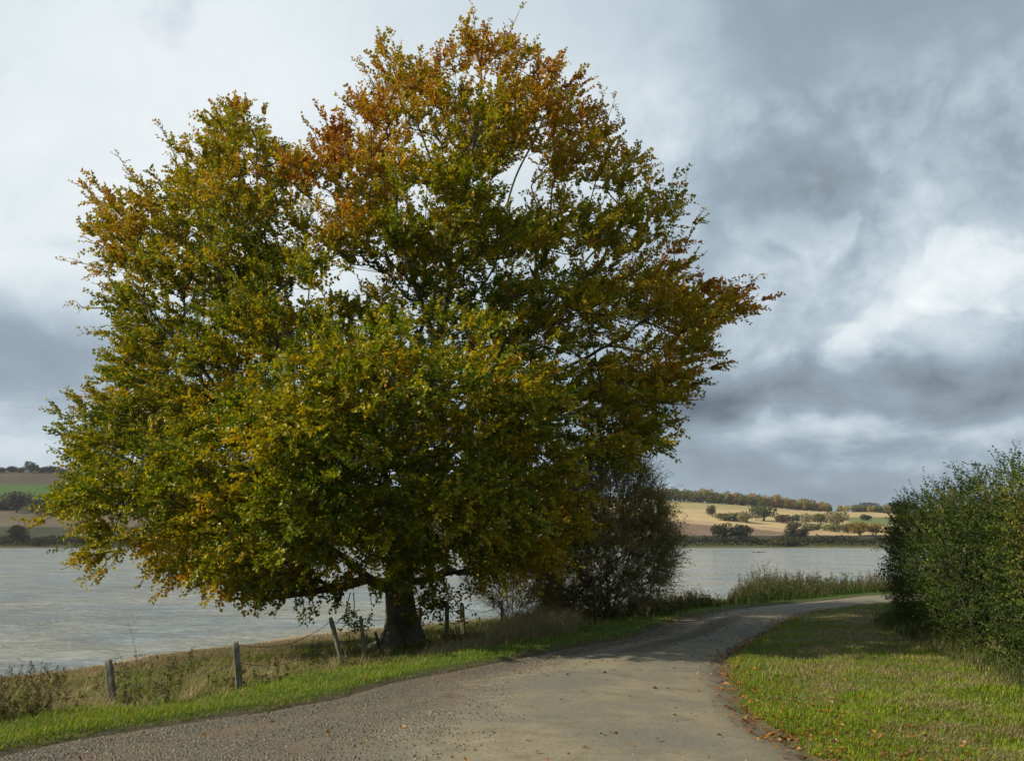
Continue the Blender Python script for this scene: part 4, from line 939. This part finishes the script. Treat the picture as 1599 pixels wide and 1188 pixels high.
shrub('bramble_thicket', 'dense dark bramble thicket at the foot of the half bare hawthorn', 'bush', bb2, lowp[::2], [(-1.2, 0, .8), (0, .3, 1.2), (1.2, 0, .9)], .004, lambda b, s: ol(b, s)*.9, .5, 4, M_GREYTWIG, nleaf=8, lsize=.065, updir=.15, twr=.004)
# side branches of the hawthorn reaching right over the water
pb = hit(800, 975)
poly2 = [(725, 905), (760, 885), (800, 880), (850, 870), (870, 905), (870, 965), (800, 972), (760, 945), (742, 930)]
def ol2(b, s): c = np.array([[.12, .12, .045], [.16, .13, .06], [.09, .10, .035]])[rng.integers(0, 3, len(b))]; return c*(.7+.6*rng.random((len(b), 1)))
shrub('willow_scrub', 'pale olive thin twigged scrub leaning over the fence end right of the beech', 'bush', pb, region_pts(poly2, 700, pb[1], 1.1), [(-.7, 0, .9), (0, .3, 1.1), (.6, 0, 1.2)], .003, ol2, .36, 4, nleaf=5, lsize=.038, updir=.15, twr=.003)
# bare branches poking right out of the hawthorn
# sprouts around the beech foot
sb = hit(690, 1014)
sp_pts = np.concatenate([region_pts([(630, 1018), (645, 1000), (690, 995), (740, 990), (760, 1006), (730, 1016)], 90, sb[1]-.6, .3)])
shrub('beech_sprouts', 'low suckers with yellow and green leaves at the foot of the beech trunk', 'shrub', sb, sp_pts, [(-.3, 0, .1), (.3, 0, .1)], .003, lambda b, s: np.array([[.30, .22, .03], [.08, .12, .02], [.22, .16, .03]])[rng.integers(0, 3, len(b))]*(.6+.6*rng.random((len(b), 1))), .16, 3, M_TWIG, nleaf=5, leafm=M_LEAF, lsize=.07, twr=.002)
for (x, y, h, lb) in ((215, 1034, 62, 'tall dry thistle stalk with branching top left of the second fence post'), (592, 1026, 40, 'dark snapped stump of stick beside the beech trunk foot')):
    f = hit(x, y); k = at(x-14 if h > 50 else x-6, y-h, f[1]); a_ = Acc(); j = catmull(np.array([f-[0, 0, .05], (f+k)/2+[.03, 0, 0], k]), 5)
    if h > 50:
        V, F = tube(j-f, np.linspace(.006, .003, len(j)), 4); a_.add(V, F)
        for t_, dx_ in ((.5, -.22), (.62, .16), (.75, -.14), (.8, .1), (.9, -.08)):
            p0 = (f+(k-f)*t_)-f; V, F = sticks([p0], [p0+[dx_, 0, .22]], .003, .002, 3); a_.add(V, F); V, F = sticks([p0+[dx_, 0, .22]], [p0+[dx_*1.1, 0, .26]], .010, .004, 5); a_.add(V, F)
        tag(a_.build('dead_stalk', M_TWIG), lb, 'weed').location = f
    else:
        V, F = tube(j-f, np.linspace(.05, .03, len(j)), 7, rough=.3); a_.add(V, F); V, F = tube(np.array([[0.02, 0, .25], [.1, 0, .42], [.12, 0, .6]]), [.03, .024, .01], 6); a_.add(V, F)
        tag(a_.build('broken_stump', M_TWIG), lb, 'stump').location = f

# ------------------------------------------------------------------ hedge on the right
def build_hedge():
    f0 = hit(1560, 1100); cl = catmull([(8.0, -4), (8.0, 4), (8.0, 11.), (8.6, 15), (9.5, 20.), (10.7, 24.5), (13.7, 29.3), (20, 33.0), (30, 36), (44, 38.5)], 10)
    d = np.concatenate([[0], np.cumsum(np.linalg.norm(np.diff(cl, axis=0), axis=1))]); tot = d[-1]
    base = np.array([8.4, 13., 0.]); root = empty('hedge', base, label='dense tall hawthorn hedge with small dark green leaves running along the right verge', cat='hedge')
    n = 36000; u = rng.random(n)**1.25*tot; cx = np.interp(u, d, cl[:, 0]); cy = np.interp(u, d, cl[:, 1]); tx = np.gradient(cl[:, 0], d); ty = np.gradient(cl[:, 1], d); tx = np.interp(u, d, tx); ty = np.interp(u, d, ty); L = np.hypot(tx, ty); nx_, ny_ = -ty/L, tx/L
    th = rng.uniform(-.12, 1.12, n)*pi; lump = fbm(u, np.cos(th)*1.5+5, .55, 301, 3); l2 = fbm(u, np.cos(th)*2+3, 1.7, 305, 2)
    hgt = np.interp(cy, [0, 11, 14, 18, 22, 26, 40], [3.25, 3.3, 3.35, 3.3, 3.25, 3.15, 3.1])*(.90+.22*fbm(u, u*0, .45, 303)); wid = 1.35+.55*(lump-.4)
    rr = rng.uniform(.80, 1.0, n)*(.90+.42*(l2-.5)+.25*(lump-.45))
    sx = np.sign(np.cos(th))*np.abs(np.cos(th))**.75; sz = np.clip(np.sin(th), -.1, 1)**1 if False else np.where(np.sin(th) > 0, np.abs(np.sin(th))**.8, -.06)
    off = sx*wid*rr*np.interp(sz, [0, .3, .7, 1], [.82, 1.04, 1, .9]); X = cx+nx_*off; Y = cy+ny_*off; Zz = Z(X, Y)+.05+np.maximum(sz, 0)*hgt*rr
    # fill the vertical faces evenly
    k = th < -5; P = np.column_stack([X, Y, Zz]); fl = rng.random(n) < .5; P[fl, 2] = (Z(X, Y)+rng.random(n)*hgt*.85)[fl]
    o2 = (np.sign(off)*wid*rng.uniform(.85, 1.02, n)*(.93+.25*(l2-.5))*np.interp((P[:, 2])/hgt, [0, .15, .4, .8, 1], [.72, .92, 1.05, .92, .7])); P[fl, 0] = (cx+nx_*o2)[fl]; P[fl, 1] = (cy+ny_*o2)[fl]
    offs = np.where(fl, o2, off); outw = norm(np.column_stack([nx_*np.sign(offs)*np.abs(offs)/wid, ny_*np.sign(offs)*np.abs(offs)/wid, np.clip(P[:, 2]/hgt-.35, -.1, 1)*1.1]))
    cl_ = fbm(P[:, 1]+P[:, 0]*.3, P[:, 2], .7, 311); yel = np.exp(-(((P[:, 1]-13.2)/1.2)**2+((P[:, 2]-1.8)/.8)**2))*.7
    tint = np.clip((cl_-.5)*1.6+.28+yel+rng.normal(0, .12, n), 0, 1); dens = rng.random(n) < .45+.9*fbm(P[:, 1]*1.1, P[:, 2]*1.3+P[:, 0], .9, 315, 3)
    P, outw, tint = P[dens], outw[dens], tint[dens]; m_ = len(P)
    pal = np.array([[.035, .066, .010], [.060, .100, .012], [.100, .140, .016], [.18, .175, .022], [.26, .16, .025]])
    def colf(B, s):
        a_ = np.clip(tint[s]+rng.normal(0, .11, len(B)), 0, 1); c = np.stack([np.interp(a_, [0, .25, .5, .8, 1], pal[:, k]) for k in range(3)], 1); pale = rng.random(len(B)) < .035; c[pale] = (.15, .17, .07); return c*(.7+.6*rng.random((len(B), 1)))
    D = outw+rng.normal(0, .55, P.shape)+[0, 0, .35]; tw, (V, F, C) = grow_shoots(P-base, D, .22+.22*rng.random(m_), 11, .044, .031, colf, .003, .06, flat=.35)
    a_ = Acc(); a_.add(*tw); lf = Acc(); lf.add(V, F, C)
    # long upright leaders above the top
    q = rng.random(len(P)) < .030; q &= (P[:, 2] > 2.5); B = P[q]-base; tint2 = tint[q]; tint_s = tint; tint = tint2
    tw, (V, F, C) = grow_shoots(B, rng.normal(0, .22, B.shape)+[0, 0, 1.], .45+.55*rng.random(len(B)), 15, .045, .03, colf, .004, 0, flat=.2, segs=4); a_.add(*tw); lf.add(V, F, C)
    tint = tint_s
    # woody stems inside
    n_ = 420; u = rng.random(n_)*tot; bx = np.interp(u, d, cl[:, 0])+rng.normal(0, .35, n_); by = np.interp(u, d, cl[:, 1])+rng.normal(0, .35, n_); b0 = np.column_stack([bx, by, Z(bx, by)-.05]); mid = b0+np.column_stack([rng.normal(0, .25, n_), rng.normal(0, .25, n_), np.full(n_, 1.1)]); tp = mid+np.column_stack([rng.normal(0, .5, n_), rng.normal(0, .5, n_), 1.4+.5*rng.random(n_)])
    st = Acc(); st.add(*sticks(b0-base, mid-base, .035, .022, 5)); st.add(*sticks(mid-base, tp-base, .022, .006, 5)); st.build('stems', M_TWIG, root)
    # shaded inner foliage so that the hedge is not see-through
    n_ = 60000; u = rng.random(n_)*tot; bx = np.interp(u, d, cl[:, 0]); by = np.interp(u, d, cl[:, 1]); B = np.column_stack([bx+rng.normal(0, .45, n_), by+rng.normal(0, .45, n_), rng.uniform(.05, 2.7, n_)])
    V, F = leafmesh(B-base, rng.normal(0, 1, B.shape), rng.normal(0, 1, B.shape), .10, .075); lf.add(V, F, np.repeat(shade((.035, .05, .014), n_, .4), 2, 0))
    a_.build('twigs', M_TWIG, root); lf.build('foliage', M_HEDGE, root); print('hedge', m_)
build_hedge()
# rank growth at the hedge foot
P = scatter(14000, 5.2, 12.5, 9, 28); c_ = catmull([(8.0, 9.), (8.0, 11.), (8.6, 15), (9.5, 20.), (10.7, 24.5), (13.7, 29.3)], 6); dd = sdist(P, c_); k = (dd > 1.2) & (dd < 1.6+.3*rng.random(len(P))); P = P[k][:2600]
acc = Acc(); Pp = np.repeat(P, 5, 0)+rng.normal(0, .06, (len(P)*5, 2)); V, F = blades(put(Pp), .08+.20*rng.random(len(Pp)), .010, .3+.6*rng.random(len(Pp))); acc.add(V, F, np.repeat(shade(np.where((rng.random(len(Pp)) < .3)[:, None], [[.20, .16, .09]], [[.06, .10, .022]]), len(Pp), .3), 3, 0))
tag(acc.build('hedge_foot_growth', M_GRASS), 'tangled grass and nettles at the foot of the right hedge', 'undergrowth', kind='stuff')

# ------------------------------------------------------------------ far shore: trees, hedgerows, ridge wood
M_FTRUNK = bark_mat('far_trunk', (.04, .035, .03), (.08, .07, .06), None, 2)
def far_crown(n, w, h, col, size, seed, flat=.25):
    r = np.random.default_rng(seed); lob = norm(r.normal(0, 1, (9, 3)))*[w*.24, w*.24, h*.18]; lr = r.uniform(.22, .33, 9)*w
    k = r.integers(0, 9, n); d = norm(r.normal(0, 1, (n, 3))); P = lob[k]+d*(lr[k]*r.uniform(.75, 1.05, n))[:, None]*[1, 1, h/w*.95]; P[:, 2] += h*.52
    P[:, 2] = np.maximum(P[:, 2], h*flat*.2*r.random(n)); D = norm(r.normal(0, 1, (n, 3))); s = size*(.6+.8*r.random(n)); V, F = leafmesh(P, D, d+r.normal(0, .4, (n, 3)), s, s*.8)
    tone = 1+.35*(r.random(9)-.5)[k]; C = np.asarray(col)*tone[:, None]*(.7+.6*r.random((n, 1))); return V, F, np.repeat(C, 2, 0)
def far_tree(name, label, px, py_base, w_px, h_px, col, Y=None, trunk=True, group=None, n=900, cat='tree', seed=None):
    Yb = Y
    if Yb is None:
        Ys = np.arange(562, 1180, 2.); pr = atv(np.full(len(Ys), px), np.full(len(Ys), py_base), Ys); k = np.argmax(pr[:, 2] < Z(pr[:, 0], pr[:, 1])); Yb = Ys[k] if k else 1120.
    x = (px-CX)/FPX*Yb*1.0; b = np.array([x, Yb, Z(x, Yb)[0]-.2]); w = w_px/FPX*Yb; h = h_px/FPX*Yb; sd = seed or int(px*7+py_base)
    V, F, C = far_crown(n, w, h*(.88 if trunk else 1.0), col, w*.065+.2, sd)
    root = empty(name, b, label=label, cat=cat, group=group)
    if trunk: V = V+[0, 0, h*.05]
    mesh_obj('crown', V, F, M_FAR, root, col=C)
    t = Acc(); t.add(*tube(np.array([[0, 0, -.3], [0.1, 0, h*.3], [0, 0, h*.6]]), [w*.045, w*.03, w*.012], 6)); t.build('trunk' if trunk else 'stems', M_FTRUNK, root); return root
OL = (.17, .165, .07); DK = (.10, .115, .05); PALE = (.27, .245, .14)
far_tree('field_tree', 'round dark tree standing alone at the left end of the far hedgerow', 1109, 807, 19, 21, (.065, .07, .032))
hr = [(1128, 812, 26, 10, OL, 'low dark hedge bush just right of the lone round far tree'), (1146, 812, 22, 10, DK, 'small dark bush between the lone round tree and pale willow'),
      (1163, 816, 26, 17, PALE, 'pale grey green bush beside the dark oak in the far hedgerow'), (1189, 813, 34, 26, DK, 'tallest dark spreading tree midway along the far hedgerow'),
      (1218, 816, 22, 12, (.10, .07, .04), 'brownish low bush right of the tallest hedgerow tree'), (1240, 817, 20, 12, DK, 'dark rounded bush in the middle of the far hedgerow'),
      (1254, 822, 18, 22, PALE, 'slender pale bare tree between two dark hedgerow bushes'), (1277, 819, 24, 16, (.11, .13, .03), 'yellow green rounded tree right of the slender pale one'),
      (1302, 822, 32, 26, PALE, 'large pale half bare tree left of the yellow tree'), (1297, 830, 30, 12, OL, 'broad olive shrub below the large pale tree'),
      (1318, 832, 20, 14, (.16, .14, .06), 'buff shrub touching the left of the yellow tree'), (1337, 836, 27, 21, (.24, .18, .03), 'bright yellow autumn tree on the far shore near the green field'),
      (1361, 836, 22, 17, (.26, .165, .04), 'golden tree next to the bright yellow one, hedge side'), (1384, 838, 22, 16, (.17, .12, .05), 'tawny tree half hidden by the near hedge'),
      (1347, 812, 15, 9, (.03, .045, .03), 'small dark rounded bush at the corner of the green far field'), (1235, 826, 24, 10, (.12, .11, .06), 'buff bush in the lower row of the far hedgerow'),
      (1262, 828, 26, 10, OL, 'olive bush in the lower row beneath the slender pale tree')]
for x, y, w, h, c_, lb in hr: far_tree('hedgerow_tree' if h > 13 else 'hedgerow_bush', lb, x, y, w*1.25, h*1.12, c_, trunk=h > 18, cat='tree' if h > 13 else 'bush', group='trees and bushes of the far hedgerow')
for x, y, w, h, c_, lb in [(1125, 842, 34, 24, (.060, .062, .022), 'left one of two joined olive bushes on the far bank'), (1152, 842, 34, 22, (.045, .055, .020), 'right one of two joined olive bushes on the far bank'),
                            (1230, 846, 20, 27, (.05, .05, .028), 'dusky upright bush on the far bank, left of a pair'), (1250, 846, 18, 25, (.06, .055, .028), 'dusky upright bush on the far bank, right of a pair'),
                            (1222, 852, 40, 13, (.09, .085, .03), 'low olive bush spilling to the water below the dusky pair')]:
    far_tree('shore_bush', lb, x, y, w*1.2, h*1.05, c_, trunk=False, cat='bush', group='bushes on the far bank')
for x, y, w, h, c_, lb in [(4, 738, 14, 9, DK, 'dark skyline tree at the extreme left'), (20, 738, 18, 13, (.03, .042, .03), 'second rounded dark tree from left on the skyline'), (49, 738, 27, 19, (.07, .085, .04), 'highest pale green domed tree on the left skyline'),
                            (32, 738, 16, 8, DK, 'low dark tree between the two domed skyline trees'), (66, 738, 18, 8, DK, 'low dark tree right of the highest domed skyline tree'), (82, 738, 26, 12, (.045, .06, .03), 'green flattened tree on the left skyline close to the beech'), (100, 739, 24, 8, DK, 'low dark tree where the skyline meets the beech leaves')]:
    far_tree('skyline_tree', lb, x, y, w, h, c_, trunk=False, group='trees on the left skyline')
for x, y, w, h, c_, lb in [(98, 761, 20, 11, (.025, .03, .025), 'dark bush between the ploughed field and the green field'), (32, 800, 36, 34, (.07, .06, .04), 'thin brown bare tree in the dark scrub below the green field'), (8, 795, 30, 12, (.05, .045, .03), 'low brown scrub at the left edge under the green field'),
                            (64, 804, 26, 26, (.024, .03, .024), 'blackish dense bush at the lower corner of the green field'), (88, 806, 30, 20, (.03, .034, .024), 'dark bush beside the blackish one near the beech'),
                            (38, 849, 30, 30, (.06, .06, .028), 'tall dull olive bush on the left far bank'), (68, 852, 26, 12, (.07, .07, .028), 'low olive bush right of the tall one on the left bank'),
                            (330, 806, 40, 20, OL, 'dull bush seen through the beech leaves on the left'), (600, 800, 60, 16, (.10, .085, .03), 'golden brown tree seen behind the beech fork')]:
    far_tree('bank_bush', lb, x, y, w*1.15, h, c_, trunk=False, cat='bush', group='bushes on the left far slope')
def strip(name, label, cat, pts_px, Y, hm, col, dens, dep=4, size=1.0):
    xs, y0 = zip(*pts_px); W = (xs[-1]-xs[0])/FPX*Y; n = int(W*dens); px = rng.uniform(xs[0], xs[-1], n); Yv = Y+rng.uniform(-dep, dep, n); X = (px-CX)/FPX*Y; g_ = Z(X, Yv); lump = fbm(X, X*0, .15, 401)
    P = np.column_stack([X, Yv, g_+rng.random(n)*hm*(.45+.95*lump)]); V, F = leafmesh(P, rng.normal(0, 1, P.shape), rng.normal(0, 1, P.shape)+[0, -1, .6], size*(.6+.8*rng.random(n)), size*.8)
    cl_ = np.asarray(col)[None]*(.6+.9*fbm(X, X*0+3, .08, 403))[:, None]; a_ = Acc(); a_.add(V, F, np.repeat(shade(cl_, n, .35), 2, 0)); return tag(a_.build(name, M_FAR), label, cat, kind='stuff')
strip('far_bank_scrub', 'dark scrub running along the far shore behind the reeds', 'scrub', [(-500, 0), (1900, 0)], 606, 4.6, (.045, .047, .027), 34, 6, 1.2)
strip('far_bank_reeds', 'olive reeds at the water edge on the far shore', 'reeds', [(-500, 0), (1900, 0)], 570, 1.7, (.095, .092, .038), 9, 4, .8)
strip('left_slope_scrub', 'dark scrub below the green field on the left slope', 'scrub', [(-300, 0), (640, 0)], 835, 7.0, (.04, .036, .024), 6, 18, 1.8)
strip('skyline_hedge', 'thin dark hedge along the top of the ploughed ridge', 'hedge', [(-300, 0), (420, 0)], 1122, 4.5, (.026, .034, .024), 8, 4, 1.6)
# ridge wood: individually standing crowns, four kinds, copied
kinds = [((.22, .22, .085), 'olive green tree in the long wood on the far right ridge'), ((.36, .30, .10), 'yellowish tree in the long wood on the far right ridge'),
         ((.40, .21, .09), 'russet tree in the long wood on the far right ridge'), ((.13, .16, .08), 'dark green tree in the long wood on the far right ridge')]
protos = []
for q, (c_, lb) in enumerate(kinds):
    V, F, C = far_crown(700, 11., 14., c_, 1.2, 900+q); o = mesh_obj('wood_tree', V, F, M_FAR, col=C); tag(o, lb, 'tree', lb.replace('tree in', 'trees of')); protos.append(o); o.location = (0, 0, -50)
used = [False]*4
edge_row = lambda px: np.interp(px, [980, 1040, 1150, 1220, 1290, 1390, 1420], [779, 783, 790, 796, 801, 806, 806])
cnt = 0
for row in range(3):
    px = 985.
    while px < 1402:
        px += rng.uniform(6.2, 10)*(1.0 if row < 2 else 1.25)
        if rng.random() < (.0 if px < 1290 else .25): continue
        Y = 1118+row*16; k = rng.choice(4, p=[.42, .22, .16, .20] if px > 1120 else [.55, .25, .0, .20])
        if px > 1290: k = rng.choice([0, 1, 1, 3])
        o = protos[k]
        if used[k]: o = o.copy(); S.collection.objects.link(o)
        used[k] = True; x = (px-CX)/FPX*Y; s_ = np.interp(px, [985, 1150, 1290, 1300, 1400], [1.12, 1.1, .95, .7, .7])*rng.uniform(.78, 1.15); o.location = (x, Y, Z(x, Y)[0]-1); o.scale = (s_*1.05, s_, s_*rng.uniform(.85, 1.1)); o.rotation_euler = (0, 0, rng.random()*6.28); cnt += 1
print('ridge trees', cnt)
# distant woods beyond, haze blue painted into their leaf colour
for x0, x1, yb, lb, Yd in ((1334, 1370, 791, 'distant bluish wood on the horizon above the golden trees', 2300), (1380, 1420, 790, 'distant bluish wood on the horizon touching the hedge', 2200)):
    zt = CAMZ+(HOR-yb+5)/FPX*Yd; n = 2200; X = (rng.uniform(x0, x1, n)-CX)/FPX*Yd; hgt = 12*(.8+.5*fbm(X, X*0, .02, 7))*np.clip(np.minimum(X-(x0-CX)/FPX*Yd, (x1-CX)/FPX*Yd-X)/9, .1, 1)
    zb = Z(X, np.full(n, float(Yd))); P = np.column_stack([X, Yd+rng.uniform(-20, 20, n), zt-14+rng.random(n)*hgt]); P[: n//2, 2] = (zb+(zt-14-zb)*rng.random(n)+2)[: n//2]
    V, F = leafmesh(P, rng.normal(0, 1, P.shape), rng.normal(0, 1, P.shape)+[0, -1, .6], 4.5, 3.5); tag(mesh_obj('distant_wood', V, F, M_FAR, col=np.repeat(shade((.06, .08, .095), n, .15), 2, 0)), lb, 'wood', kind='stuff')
# ------------------------------------------------------------------ driftwood on the lake
p = onplane(1184, 862.5, WATER); p[2] = WATER; s_ = p[1]/FPX; a_ = Acc()
log = np.array([[-10, 0, .1], [-5, 0, .3], [0, 0, .4], [3, 0, .5], [8, 0, 1.2], [15, 0, 2.0]])*s_*[1, 1, .8]; V, F = tube(catmull(log, 5), np.interp(np.linspace(0, 1, 26), [0, .3, .45, .6, 1], [.25, .5, 1.2, .5, .25])*s_, 8, rough=.3); a_.add(V, F)
V, F = tube(np.array([[-8, 0, 0], [-7.6, 0, 1.], [-7, 0, 1.6]])*s_, np.array([.6, .5, .2])*s_, 6); a_.add(V, F)
V, F = tube(np.array([[-1, 0, 0], [0, 0, 1.3], [1.0, 0, 1.7]])*s_, np.array([1.1, .8, .3])*s_, 6); a_.add(V, F)
tag(a_.build('driftwood', M_TWIG), 'dark broken branch floating far out on the right of the lake', 'driftwood').location = p

# ------------------------------------------------------------------ haze over the lake and hills
m, N = base_mat('thin_haze'); vol = N.new('ShaderNodeVolumePrincipled'); vol.inputs['Color'].default_value = (.86, .91, 1, 1); vol.inputs['Density'].default_value = .00007; vol.inputs['Anisotropy'].default_value = .2
o_ = N.new('ShaderNodeOutputMaterial'); N.l.new(vol.outputs[0], o_.inputs['Volume'])
bx = np.array([[x, y, z] for x in (-2800., 2800.) for y in (-560., 3300.) for z in (-60., 150.)])
tag(mesh_obj('haze', bx, np.array([[0, 1, 3, 2], [4, 6, 7, 5], [0, 4, 5, 1], [2, 3, 7, 6], [0, 2, 6, 4], [1, 5, 7, 3]]), m), 'thin pale haze in the air over the lake and far hills', 'haze', kind='stuff')
